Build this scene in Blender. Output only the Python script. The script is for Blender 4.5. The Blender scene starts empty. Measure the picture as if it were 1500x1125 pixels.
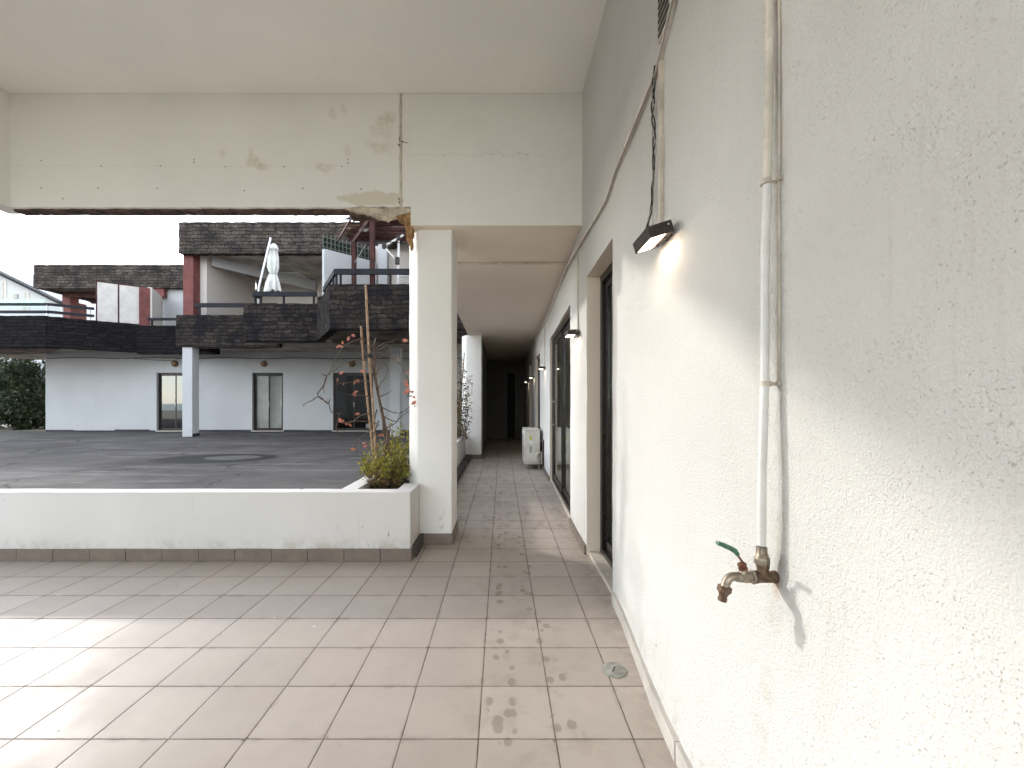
import bpy, bmesh, math, random
from mathutils import Vector, Matrix, noise as mnoise

SC = bpy.context.scene
COL = SC.collection
R = math.radians
rnd = random.Random(7)

# ---------------------------------------------------------------- survey
# The photo was measured with its vanishing point at pixel (735, 591), a focal length
# of 607 px and an eye height of 1.30 m (tiles of 0.30 m); W() gives the point that
# stands at a known distance Y in front of the eye.
FPX, VX, VY, EYE = 607.0, 735.0, 591.0, 1.30
def W(x, y, Y):
    return Vector(((x - VX) * Y / FPX, Y, EYE - (y - VY) * Y / FPX))

# ---------------------------------------------------------------- meshes
def wloc(o):
    v = Vector((0, 0, 0))
    while o is not None:
        v += o.location
        o = o.parent
    return v

class MB:
    def __init__(s):
        s.bm = bmesh.new()
    def _merge(s, t):
        me = bpy.data.meshes.new('tmp')
        t.to_mesh(me); t.free()
        s.bm.from_mesh(me)
        bpy.data.meshes.remove(me)
        return s
    def obox(s, c, ax, ay, az, bevel=0.0, seg=2):
        """box by centre and three half-axis vectors"""
        t = bmesh.new()
        bmesh.ops.create_cube(t, size=2.0)
        if bevel:
            m = Matrix.Diagonal((ax.length, ay.length, az.length, 1))
            bmesh.ops.transform(t, matrix=m, verts=t.verts)
            bmesh.ops.bevel(t, geom=t.edges[:], offset=bevel, segments=seg, profile=0.6, affect='EDGES')
            rot = Matrix((ax.normalized(), ay.normalized(), az.normalized())).transposed().to_4x4()
            bmesh.ops.transform(t, matrix=Matrix.Translation(c) @ rot, verts=t.verts)
        else:
            rot = Matrix((ax, ay, az)).transposed().to_4x4()
            bmesh.ops.transform(t, matrix=Matrix.Translation(c) @ rot, verts=t.verts)
        bmesh.ops.recalc_face_normals(t, faces=t.faces)
        return s._merge(t)
    def box(s, x0, x1, y0, y1, z0, z1, bevel=0.0, seg=2):
        c = Vector(((x0+x1)/2, (y0+y1)/2, (z0+z1)/2))
        return s.obox(c, Vector((abs(x1-x0)/2, 0, 0)), Vector((0, abs(y1-y0)/2, 0)), Vector((0, 0, abs(z1-z0)/2)), bevel, seg)
    def bar(s, p, q, w, h, up=Vector((0, 0, 1)), bevel=0.0):
        p, q = Vector(p), Vector(q)
        d = q - p
        side = d.cross(up)
        if side.length < 1e-5:
            side = d.cross(Vector((0, 1, 0)))
        side.normalize()
        u = side.cross(d).normalized()
        return s.obox((p+q)/2, d/2, side*w/2, u*h/2, bevel)
    def tube(s, pts, rad, seg=8, cap=True):
        pts = [Vector(p) for p in pts]
        n = len(pts)
        rads = rad if isinstance(rad, (list, tuple)) else [rad]*n
        rings = []
        prev = None
        for i, p in enumerate(pts):
            d = (pts[min(i+1, n-1)] - pts[max(i-1, 0)])
            if d.length < 1e-9: d = Vector((0, 0, 1))
            d.normalize()
            if prev is None:
                a = d.cross(Vector((0, 0, 1)))
                if a.length < 1e-3: a = d.cross(Vector((1, 0, 0)))
            else:
                a = prev - d*prev.dot(d)
                if a.length < 1e-6: a = d.cross(Vector((0.3, 0.5, 0.8)))
            a.normalize(); prev = a
            b = d.cross(a)
            rings.append([s.bm.verts.new(p + (a*math.cos(2*math.pi*k/seg) + b*math.sin(2*math.pi*k/seg))*rads[i]) for k in range(seg)])
        for i in range(n-1):
            for k in range(seg):
                s.bm.faces.new((rings[i][k], rings[i][(k+1) % seg], rings[i+1][(k+1) % seg], rings[i+1][k]))
        if cap:
            s.bm.faces.new(list(reversed(rings[0]))); s.bm.faces.new(rings[-1])
        return s
    def cyl(s, p, q, r, seg=20, r2=None, bevel=0.0):
        p, q = Vector(p), Vector(q)
        r2 = r if r2 is None else r2
        if bevel:
            d = (q-p).normalized()
            return s.tube([p, p, p+d*bevel, q-d*bevel, q, q] if False else [p, p+d*bevel, q-d*bevel, q], [r-bevel, r, r2, r2-bevel], seg)
        return s.tube([p, q], [r, r2], seg)
    def prism(s, poly, off):
        """closed polygon of 3-D points pushed along off"""
        off = Vector(off)
        a = [s.bm.verts.new(Vector(p)) for p in poly]
        b = [s.bm.verts.new(Vector(p)+off) for p in poly]
        n = len(poly)
        fs = [s.bm.faces.new(a), s.bm.faces.new(list(reversed(b)))]
        for i in range(n):
            fs.append(s.bm.faces.new((a[(i+1) % n], a[i], b[i], b[(i+1) % n])))
        bmesh.ops.recalc_face_normals(s.bm, faces=fs)
        return s
    def face(s, pts):
        s.bm.faces.new([s.bm.verts.new(Vector(p)) for p in pts])
        return s
    def grid(s, us, vs, f, holes=(), depth=None):
        """sheet over (u, v) with rectangular holes whose reveals are pushed by depth"""
        V = {}
        def v(i, j):
            if (i, j) not in V: V[(i, j)] = s.bm.verts.new(f(us[i], vs[j]))
            return V[(i, j)]
        def inside(i, j):
            u, w = (us[i]+us[i+1])/2, (vs[j]+vs[j+1])/2
            return any(a < u < b and c < w < d for a, b, c, d in holes)
        solid = {}
        for i in range(len(us)-1):
            for j in range(len(vs)-1):
                solid[(i, j)] = not inside(i, j)
                if solid[(i, j)]:
                    s.bm.faces.new((v(i, j), v(i+1, j), v(i+1, j+1), v(i, j+1)))
        if depth is not None:
            dv = Vector(depth)
            B = {}
            def b(i, j):
                if (i, j) not in B: B[(i, j)] = s.bm.verts.new(v(i, j).co + dv)
                return B[(i, j)]
            for (i, j), sol in solid.items():
                if sol: continue
                for (ni, nj), e in (((i-1, j), ((i, j), (i, j+1))), ((i+1, j), ((i+1, j+1), (i+1, j))),
                                    ((i, j-1), ((i+1, j), (i, j))), ((i, j+1), ((i, j+1), (i+1, j+1)))):
                    if solid.get((ni, nj), False):
                        p, q = e
                        s.bm.faces.new((v(*p), v(*q), b(*q), b(*p)))
        return s
    def wobble(s, amp, scale, seed=0.0):
        for v in s.bm.verts:
            v.co += mnoise.noise_vector(v.co*scale + Vector((seed, seed*2, seed*3)))*amp
        return s
    def build(s, name, mat, parent=None, smooth=False, label=None, origin=None):
        me = bpy.data.meshes.new(name)
        base = wloc(parent) if parent is not None else Vector((0, 0, 0))
        o_at = Vector(origin) if origin is not None else (base if parent is not None else Vector((0, 0, 0)))
        bmesh.ops.translate(s.bm, vec=-o_at, verts=s.bm.verts)
        s.bm.normal_update()
        s.bm.to_mesh(me); s.bm.free()
        for m in (mat if isinstance(mat, (list, tuple)) else [mat]):
            me.materials.append(m)
        if smooth:
            me.polygons.foreach_set('use_smooth', [True]*len(me.polygons))
            if smooth == 'auto':
                me.set_sharp_from_angle(angle=R(38))
        o = bpy.data.objects.new(name, me)
        COL.objects.link(o)
        o.location = o_at - base
        if parent is not None: o.parent = parent
        if label: o['label'] = label
        return o

def thing(name, label, cat, loc=(0, 0, 0), group=None):
    o = bpy.data.objects.new(name, None)
    COL.objects.link(o)
    o.location = loc
    o.empty_display_size = 0.2
    o['label'] = label; o['category'] = cat
    if group: o['group'] = group
    return o
def tag(o, label, cat, group=None, kind=None):
    o['label'] = label; o['category'] = cat
    if group: o['group'] = group
    if kind: o['kind'] = kind
    return o
def structure(o):
    o['kind'] = 'structure'
    return o
def copy_tree(o, parent=None):
    c = o.copy(); COL.objects.link(c); c.parent = parent
    for ch in list(o.children): copy_tree(ch, c)
    return c
def span(a, b, step, extra=()):
    n = max(1, int(round((b-a)/step)))
    xs = [a + (b-a)*i/n for i in range(n+1)]
    for e in extra:
        if a < e < b:
            k = min(range(1, len(xs)-1), key=lambda i: abs(xs[i]-e))
            if abs(xs[k]-e) < step*0.51 and xs[k] not in extra: xs[k] = e
            else: xs.append(e)
    return sorted(set(xs))

# ---------------------------------------------------------------- materials
class Mat:
    def __init__(s, name, rough=0.6, spec=0.5, metal=0.0):
        s.m = bpy.data.materials.new(name)
        s.m.use_nodes = True
        s.nt = s.m.node_tree
        s.nt.nodes.clear()
        s.out = s.nt.nodes.new('ShaderNodeOutputMaterial')
        s.b = s.nt.nodes.new('ShaderNodeBsdfPrincipled')
        s.nt.links.new(s.b.outputs[0], s.out.inputs[0])
        s.set('Roughness', rough); s.set('Specular IOR Level', spec); s.set('Metallic', metal)
    def put(s, sock, v):
        if isinstance(v, bpy.types.NodeSocket): s.nt.links.new(v, sock)
        else:
            if isinstance(v, (tuple, list)) and len(v) == 3 and sock.type == 'RGBA': v = (*v, 1)
            sock.default_value = v
    def set(s, name, v):
        s.put(s.b.inputs[name], v)
        return s
    def node(s, t, ins=None, out=0, **kw):
        n = s.nt.nodes.new(t)
        for k, v in kw.items(): setattr(n, k, v)
        for k, v in (ins or {}).items(): s.put(n.inputs[k], v)
        return n.outputs[out]
    def pos(s): return s.node('ShaderNodeNewGeometry', out='Position')
    def obj(s): return s.node('ShaderNodeTexCoord', out='Object')
    def xyz(s, v):
        n = s.nt.nodes.new('ShaderNodeSeparateXYZ'); s.put(n.inputs[0], v)
        return n.outputs[0], n.outputs[1], n.outputs[2]
    def vec(s, x, y, z=0.0): return s.node('ShaderNodeCombineXYZ', {0: x, 1: y, 2: z})
    def ma(s, op, a, b=0.0, c=0.0, clamp=False):
        return s.node('ShaderNodeMath', {0: a, 1: b, 2: c}, operation=op, use_clamp=clamp)
    def map(s, v, scale=(1, 1, 1), loc=(0, 0, 0)):
        return s.node('ShaderNodeMapping', {'Vector': v, 'Scale': scale, 'Location': loc})
    def noise(s, v, scale, detail=3.0, rough=0.5, dist=0.0):
        return s.node('ShaderNodeTexNoise', {'Vector': v, 'Scale': scale, 'Detail': detail, 'Roughness': rough, 'Distortion': dist}, out=0)
    def vor(s, v, scale, out='Distance', feature='F1', rand=1.0):
        return s.node('ShaderNodeTexVoronoi', {'Vector': v, 'Scale': scale, 'Randomness': rand}, out=out, feature=feature)
    def ss(s, v, lo, hi, a=0.0, b=1.0):
        return s.node('ShaderNodeMapRange', {'Value': v, 'From Min': lo, 'From Max': hi, 'To Min': a, 'To Max': b}, interpolation_type='SMOOTHSTEP')
    def mix(s, f, a, b, mode='MIX'):
        n = s.nt.nodes.new('ShaderNodeMix'); n.data_type = 'RGBA'; n.blend_type = mode
        s.put(n.inputs[0], f); s.put(n.inputs[6], a); s.put(n.inputs[7], b)
        return n.outputs[2]
    def bump(s, h, strength=0.3, dist=0.01, normal=None):
        ins = {'Height': h, 'Strength': strength, 'Distance': dist}
        if normal is not None: ins['Normal'] = normal
        return s.node('ShaderNodeBump', ins)
    def ell(s, u, v, cu, cv, ru, rv, wob=None, amt=0.5, soft=0.35):
        """soft mask of an uneven ellipse"""
        a = s.ma('DIVIDE', s.ma('SUBTRACT', u, cu), ru)
        b = s.ma('DIVIDE', s.ma('SUBTRACT', v, cv), rv)
        d = s.ma('SQRT', s.ma('ADD', s.ma('MULTIPLY', a, a), s.ma('MULTIPLY', b, b)))
        if wob is not None: d = s.ma('ADD', d, s.ma('MULTIPLY', s.ma('SUBTRACT', wob, 0.5), amt*2))
        return s.ss(d, 1.0, 1.0-soft, 0.0, 1.0)
    def maxi(s, L):
        r = L[0]
        for x in L[1:]: r = s.ma('MAXIMUM', r, x)
        return r

def simple(name, col, rough=0.5, metal=0.0, var=0.12, scale=6.0, bump=0.0, bscale=120.0, spec=0.5, local=False, dirt=0.0):
    m = Mat(name, rough, spec, metal)
    p = m.obj() if local else m.pos()
    n = m.noise(p, scale, 4, 0.6)
    dark = tuple(c*(1-var*1.6) for c in col); lite = tuple(min(1, c*(1+var)) for c in col)
    c = m.mix(m.ss(n, 0.25, 0.75), dark, lite)
    if dirt:
        d = m.ss(m.noise(p, scale*3.3, 6, 0.65), 0.52, 0.72)
        c = m.mix(m.ma('MULTIPLY', d, dirt), c, tuple(x*0.35 for x in col))
    m.set('Base Color', c)
    m.set('Roughness', m.ss(m.noise(p, scale*2.1, 3, 0.6), 0.2, 0.8, max(0.03, rough-0.1), min(1, rough+0.1)))
    if bump: m.set('Normal', m.bump(m.noise(p, bscale, 3, 0.6), bump, 0.004))
    return m.m

WHITE = (0.70, 0.685, 0.655)
def plaster(name, col=WHITE, fine=0.25, marks=None, fscale=90.0):
    """painted render: faint cloudiness, trowel waves, fine grain; marks(m, p, colour) adds its own stains"""
    m = Mat(name, 0.75, 0.25)
    p = m.pos()
    c = m.mix(m.ss(m.noise(p, 0.9, 5, 0.6), 0.3, 0.7), tuple(x*0.93 for x in col), col)
    g = m.ss(m.noise(p, 7.0, 6, 0.7), 0.56, 0.8)
    c = m.mix(m.ma('MULTIPLY', g, 0.12), c, (col[0]*0.72, col[1]*0.67, col[2]*0.58))
    if marks: c = marks(m, p, c)
    m.set('Base Color', c)
    h = m.ma('ADD', m.ma('MULTIPLY', m.noise(p, 3.0, 3, 0.5), 2.2), m.ma('MULTIPLY', m.noise(p, fscale, 3, 0.6), 0.35))
    m.set('Normal', m.bump(h, fine, 0.012))
    return m.m

def specks(m, p, c, scale=9.0, size=0.05, keep=0.6, col=(0.10, 0.075, 0.05)):
    """a scatter of small chips and flecks"""
    d = m.vor(p, scale)
    r = m.xyz(m.vor(p, scale, out='Color'))[0]
    k = m.ma('MULTIPLY', m.ss(d, size*1.3, size*0.6), m.ss(r, keep, keep+0.05))
    return m.mix(m.ma('MULTIPLY', k, 0.75), c, col)

def glass(name, mirror=0.0, tint=(0.92, 0.93, 0.92), rough=0.01, base=1.0):
    m = Mat(name)
    m.nt.nodes.remove(m.b)
    bf = m.node('ShaderNodeNewGeometry', out='Backfacing')
    fr = m.node('ShaderNodeFresnel', {'IOR': m.ma('SUBTRACT', 1.5, m.ma('MULTIPLY', bf, 1.5-1/1.5))})
    f = m.ma('ADD', m.ma('MULTIPLY', fr, base), mirror, clamp=True)
    tr = m.node('ShaderNodeBsdfTransparent', {'Color': tint})
    n = m.bump(m.noise(m.pos(), 1.6, 2, 0.5), 0.04, 0.01)
    gl = m.node('ShaderNodeBsdfGlossy', {'Color': (0.92, 0.95, 0.95), 'Roughness': rough, 'Normal': n})
    mx = m.node('ShaderNodeMixShader', {0: f, 1: tr, 2: gl})
    m.nt.links.new(mx, m.out.inputs[0])
    return m.m

def emit(name, col, strength):
    m = Mat(name, 0.4)
    m.set('Base Color', (0.8, 0.8, 0.8)); m.set('Emission Color', col); m.set('Emission Strength', strength)
    return m.m
SUN_E, SKY_E, EXPO, DUST, SAT = 0.41, 0.15, 2.72, 0.3, 0.38
# ================================================================ materials of the place
def floor_marks():
    m = Mat('glazed_floor_tiles', 0.5, 0.15)
    p = m.pos()
    x, y, z = m.xyz(p)
    T = 0.30
    u = m.ma('DIVIDE', m.ma('ADD', x, 0.09+30), T); v = m.ma('DIVIDE', m.ma('SUBTRACT', y, 0.105-30), T)
    wob = m.ma('MULTIPLY', m.ma('SUBTRACT', m.noise(p, 22, 3, 0.6), 0.5), 0.012)
    fu = m.ma('ABSOLUTE', m.ma('SUBTRACT', m.ma('FRACT', m.ma('ADD', m.ma('ADD', u, 0.5), wob)), 0.5))
    fv = m.ma('ABSOLUTE', m.ma('SUBTRACT', m.ma('FRACT', m.ma('ADD', m.ma('ADD', v, 0.5), wob)), 0.5))
    d = m.ma('MINIMUM', fu, fv)                        # 0 at a joint
    joint = m.ss(d, 0.0105, 0.0055)
    edge = m.ss(d, 0.03, 0.008)
    cell = m.vec(m.ma('FLOOR', u), m.ma('FLOOR', v), 0.0)
    wn = m.nt.nodes.new('ShaderNodeTexWhiteNoise'); wn.noise_dimensions = '3D'; m.put(wn.inputs[0], cell)
    r1, r2, r3 = m.xyz(wn.outputs['Color'])
    base = m.mix(r1, (0.385, 0.332, 0.288), (0.440, 0.383, 0.336))
    cloud = m.ss(m.noise(p, 2.6, 6, 0.65), 0.3, 0.75)
    base = m.mix(m.ma('MULTIPLY', cloud, 0.35), base, (0.30, 0.265, 0.235))
    fine = m.noise(p, 160, 3, 0.7)
    base = m.mix(m.ma('MULTIPLY', m.ss(fine, 0.55, 0.8), 0.18), base, (0.22, 0.19, 0.165))
    # dirty joints, darker to the left of the walkway, pale cement towards it
    jc = m.mix(m.ss(m.noise(p, 5, 4, 0.6), 0.35, 0.65), (0.075, 0.058, 0.046), (0.20, 0.165, 0.135))
    base = m.mix(m.ma('MULTIPLY', edge, 0.16), base, (0.2, 0.17, 0.14))
    # drips dried along the walkway: rows of small round spots and bigger tide marks
    w3 = m.noise(p, 30, 3, 0.6)
    wv = m.node('ShaderNodeVectorMath', {0: p, 1: m.node('ShaderNodeTexNoise', {'Vector': p, 'Scale': 14.0, 'Detail': 2.0}, out=1)}, operation='ADD')
    sd = m.vor(m.map(p, (1, 0.8, 0)), 17)
    sr = m.xyz(m.vor(m.map(p, (1, 0.8, 0)), 17, out='Color'))[0]
    spot = m.ma('MULTIPLY', m.ss(m.ma('ADD', sd, m.ma('MULTIPLY', w3, 0.2)), 0.52, 0.43), m.ss(sr, 0.35, 0.42))
    drift = m.ma('MULTIPLY', m.ma('SUBTRACT', m.noise(m.vec(0.0, y, 0.0), 1.3, 2, 0.5), 0.5), 0.22)
    xs = m.ma('ADD', x, drift)
    bands = []
    for bx, bw, lo, hi in ((0.0, 0.085, 1.0, 2.6), (0.245, 0.075, 0.9, 2.7), (-0.02, 0.06, 2.4, 6.4), (0.18, 0.05, 2.5, 4.3)):
        q = m.ss(m.ma('ABSOLUTE', m.ma('SUBTRACT', xs, bx)), bw, bw*0.55)
        q = m.ma('MULTIPLY', q, m.ma('MULTIPLY', m.ss(y, lo, lo+0.2), m.ss(y, hi, hi-0.3)))
        bands.append(q)
    band = m.maxi(bands)
    spots = m.ma('MULTIPLY', spot, band)
    tide = m.ma('MULTIPLY', m.ss(m.noise(p, 5.5, 4, 0.6), 0.5, 0.62), m.ss(m.ma('ABSOLUTE', m.ma('SUBTRACT', xs, 0.1)), 0.45, 0.15))
    base = m.mix(m.ma('MULTIPLY', spots, 0.42), base, (0.13, 0.105, 0.075))
    base = m.mix(m.ma('MULTIPLY', tide, 0.20), base, (0.21, 0.175, 0.135))
    walk = m.ma('MULTIPLY', m.ss(y, 3.2, 4.4), m.ss(m.noise(m.map(p, (2.5, 0.9, 1)), 3.2, 5, 0.7), 0.5, 0.7))
    base = m.mix(m.ma('MULTIPLY', walk, 0.45), base, (0.13, 0.105, 0.088))
    # scuffs and a dried puddle edge on the open side
    scr = m.noise(m.map(m.node('ShaderNodeVectorRotate', {'Vector': p, 'Angle': 0.7}, rotation_type='Z_AXIS'), (3, 26, 1)), 3.0, 5, 0.75)
    sc_m = m.ma('MULTIPLY', m.ss(scr, 0.6, 0.74), m.ss(m.noise(p, 1.9, 3, 0.5), 0.42, 0.58))
    base = m.mix(m.ma('MULTIPLY', sc_m, 0.5), base, (0.19, 0.155, 0.125))
    # dirt gathered beside the joints and walls, chipped corners, a few flecks of paint
    gr = m.ma('MULTIPLY', m.ss(d, 0.09, 0.0), m.ss(m.noise(p, 7, 5, 0.7), 0.5, 0.7))
    base = m.mix(m.ma('MULTIPLY', gr, 0.4), base, (0.14, 0.115, 0.09))
    wl = m.ma('MULTIPLY', m.ss(x, 0.45, 0.72), m.ss(m.noise(p, 11, 5, 0.7), 0.4, 0.62))
    base = m.mix(m.ma('MULTIPLY', wl, 0.3), base, (0.17, 0.14, 0.11))
    cn = m.ma('MULTIPLY', m.ss(m.ma('MAXIMUM', fu, fv), 0.06, 0.02), m.ss(m.noise(p, 26, 3, 0.6), 0.55, 0.6))
    base = m.mix(m.ma('MULTIPLY', cn, 0.8), base, (0.10, 0.08, 0.065))
    base = specks(m, p, base, 3.1, 0.03, 0.55, (0.6, 0.58, 0.54))
    base = specks(m, p, base, 5.3, 0.03, 0.6, (0.05, 0.04, 0.03))
    base = m.mix(joint, base, jc)
    m.set('Base Color', base)
    rg = m.ss(m.noise(p, 3.4, 5, 0.65), 0.3, 0.72, 0.43, 0.56)
    rg = m.ma('ADD', rg, m.ma('MULTIPLY', joint, 0.4))
    rg = m.ma('ADD', rg, m.ma('MULTIPLY', m.ma('MAXIMUM', spots, sc_m), 0.12))
    m.set('Roughness', rg)
    tilt = m.ma('ADD', m.ma('MULTIPLY', m.ma('FRACT', u), m.ma('SUBTRACT', r2, 0.5)), m.ma('MULTIPLY', m.ma('FRACT', v), m.ma('SUBTRACT', r3, 0.5)))
    h = m.ma('ADD', m.ma('MULTIPLY', joint, -1.0), m.ma('MULTIPLY', edge, -0.25))
    h = m.ma('ADD', h, m.ma('MULTIPLY', m.noise(p, 9, 4, 0.6), 0.35))
    h = m.ma('ADD', h, m.ma('MULTIPLY', fine, 0.06))
    h = m.ma('ADD', h, m.ma('MULTIPLY', tilt, 0.8))
    m.set('Normal', m.bump(h, 0.45, 0.003))
    return m.m

def asphalt():
    m = Mat('courtyard_asphalt', 0.8, 0.3)
    p = m.pos()
    x, y, z = m.xyz(p)
    c = m.mix(m.ss(m.noise(p, 0.5, 6, 0.65), 0.3, 0.7), (0.062, 0.055, 0.053), (0.120, 0.110, 0.105))
    c = m.mix(m.ma('MULTIPLY', m.ss(m.noise(m.map(p, (0.16, 1.3, 1)), 1.9, 8, 0.75), 0.52, 0.66), 0.6), c, (0.23, 0.222, 0.218))
    c = m.mix(m.ma('MULTIPLY', m.ss(m.noise(m.map(p, (0.2, 1.1, 1), (5, 3, 0)), 1.6, 8, 0.75), 0.52, 0.68), 0.7), c, (0.055, 0.051, 0.052))
    c = m.mix(m.ma('MULTIPLY', m.ss(m.noise(p, 55, 3, 0.7), 0.5, 0.75), 0.35), c, (0.2, 0.19, 0.18))
    wob = m.noise(p, 1.4, 4, 0.6)
    # felt seams
    for k, (y0, sl, w) in enumerate(((6.3, 0.0, 0.018), (7.8, 0.015, 0.016), (10.9, -0.02, 0.03), (12.4, -0.30, 0.03), (14.2, 0.03, 0.035), (5.2, 0.01, 0.012))):
        dd = m.ma('ABSOLUTE', m.ma('SUBTRACT', m.ma('ADD', y, m.ma('MULTIPLY', wob, 0.18)), m.ma('ADD', y0, m.ma('MULTIPLY', m.ma('ADD', x, 6.0), sl))))
        if k == 3: gate = m.ma('MULTIPLY', m.ss(x, -12.5, -11.5), m.ss(x, -7, -8.5))
        else: gate = m.ss(m.noise(m.map(p, (0.35, 0.1, 1), (k*7.0, 0, 0)), 1.0, 3, 0.5), 0.42, 0.55)
        c = m.mix(m.ma('MULTIPLY', m.ma('MULTIPLY', m.ss(dd, w, w*0.3), gate), 0.75), c, (0.035, 0.034, 0.036) if k != 1 and k != 5 else (0.3, 0.3, 0.3))
    # hairline cracks and the dirty strip under the facade
    ce = m.vor(m.node('ShaderNodeVectorMath', {0: p, 1: m.map(m.node('ShaderNodeTexNoise', {'Vector': p, 'Scale': 1.2, 'Detail': 4.0}, out=1), (1.1, 1.1, 0))}, operation='ADD'), 0.42, feature='DISTANCE_TO_EDGE')
    c = m.mix(m.ma('MULTIPLY', m.ma('MULTIPLY', m.ss(ce, 0.016, 0.003), m.ss(m.noise(p, 0.6, 3, 0.5), 0.42, 0.55)), 0.7), c, (0.03, 0.028, 0.028))
    c = m.mix(m.ma('MULTIPLY', m.ma('MULTIPLY', m.ss(y, 16.9, 17.75), m.ss(m.noise(p, 1.7, 5, 0.7), 0.3, 0.6)), 0.6), c, (0.04, 0.037, 0.035))
    c = specks(m, p, c, 0.9, 0.035, 0.45, (0.4, 0.4, 0.38))
    # the dried puddle: dark tide ring, pale silt in its middle
    o = m.ell(x, y, -6.25, 9.05, 1.35, 0.85, wob, 0.22, 0.12)
    i = m.ell(x, y, -5.95, 9.2, 0.62, 0.42, wob, 0.35, 0.2)
    c = m.mix(m.ma('MULTIPLY', o, 0.92), c, (0.022, 0.020, 0.017))
    c = m.mix(m.ma('MULTIPLY', i, 0.85), c, (0.115, 0.11, 0.105))
    m.set('Base Color', c)
    m.set('Roughness', m.ss(o, 0, 1, 0.95, 0.7)); m.set('Specular IOR Level', 0.12)
    m.set('Normal', m.bump(m.ma('ADD', m.noise(p, 70, 4, 0.7), m.noise(p, 1.2, 3, 0.5)), 0.5, 0.01))
    return m.m

def sand():
    m = Mat('dry_sand', 0.9, 0.2)
    p = m.pos()
    c = m.mix(m.ss(m.noise(p, 0.35, 6, 0.6), 0.3, 0.7), (0.30, 0.26, 0.20), (0.42, 0.38, 0.31))
    c = m.mix(m.ma('MULTIPLY', m.ss(m.noise(p, 2.2, 5, 0.7), 0.55, 0.75), 0.4), c, (0.17, 0.16, 0.10))
    m.set('Base Color', c)
    m.set('Normal', m.bump(m.noise(p, 8, 5, 0.6), 0.5, 0.04))
    return m.m

def sea():
    m = Mat('sea_water', 0.25, 0.5)
    p = m.pos()
    y = m.xyz(p)[1]
    foam = m.ss(m.noise(m.map(p, (0.02, 0.22, 1)), 1.0, 5, 0.6), 0.6, 0.68)
    m.set('Base Color', m.mix(foam, (0.05, 0.12, 0.12), (0.7, 0.72, 0.7)))
    m.set('Normal', m.bump(m.noise(m.map(p, (0.2, 1.0, 1)), 0.7, 4, 0.6), 0.6, 0.3))
    return m.m

def stone(name, dark, lite, blot=0.5, rows=0.125, width=0.27, blue=0.0):
    """split-stone cladding in irregular courses, blotched with black algae"""
    m = Mat(name, 0.95, 0.06)
    o = m.obj()
    x, y, z = m.xyz(o)
    inf = m.node('ShaderNodeObjectInfo', out='Location')
    q0 = m.vec(m.ma('ADD', x, y), z, 0.0)
    q = m.node('ShaderNodeVectorMath', {0: q0, 1: m.map(inf, (3.7, 2.9, 0))}, operation='ADD')
    nv = m.node('ShaderNodeTexNoise', {'Vector': q, 'Scale': 3.5, 'Detail': 3.0}, out=1)
    nv = m.node('ShaderNodeVectorMath', {0: m.node('ShaderNodeVectorMath', {0: nv, 1: (0.5, 0.5, 0.5)}, operation='SUBTRACT'), 'Scale': 0.15}, operation='SCALE')
    qq = m.node('ShaderNodeVectorMath', {0: q0, 1: nv}, operation='ADD')
    br = m.nt.nodes.new('ShaderNodeTexBrick')
    br.offset = 0.43; br.squash = 1.5; br.squash_frequency = 3
    for k, v in (('Vector', qq), ('Color1', (0, 0, 0)), ('Color2', (1, 1, 1)), ('Mortar', (0.5, 0.5, 0.5)), ('Scale', 1.0),
                 ('Mortar Size', 0.012), ('Mortar Smooth', 0.9), ('Bias', 0.0), ('Brick Width', width), ('Row Height', rows)):
        m.put(br.inputs[k], v)
    tone, fac = br.outputs[0], br.outputs[1]
    tv = m.xyz(tone)[0]
    c = m.mix(m.ma('ADD', m.ma('MULTIPLY', tv, 0.55), m.ma('MULTIPLY', m.noise(q, 9, 5, 0.7), 0.5), clamp=True), dark, lite)
    rim = m.ss(m.noise(q, 19, 5, 0.8), 0.56, 0.68)
    c = m.mix(m.ma('MULTIPLY', rim, 0.62), c, tuple(v*3.0 for v in lite))
    c = m.mix(m.ma('MULTIPLY', m.ma('MULTIPLY', fac, m.ss(m.noise(q, 5, 3, 0.6), 0.3, 0.55)), 0.9), c, (0.012, 0.010, 0.010))
    bl = m.ss(m.noise(m.map(q, (1.1, 0.8, 1)), 1.7, 5, 0.6), 0.44, 0.62)
    c = m.mix(m.ma('MULTIPLY', bl, blot), c, (0.016, 0.015, 0.018))
    m.set('Base Color', c)
    h = m.ma('SUBTRACT', m.ma('ADD', m.noise(q, 11, 5, 0.65), m.ma('MULTIPLY', tv, 0.5)), m.ma('MULTIPLY', fac, 1.2))
    m.set('Normal', m.bump(h, 1.0, 0.035))
    return m.m

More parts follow.
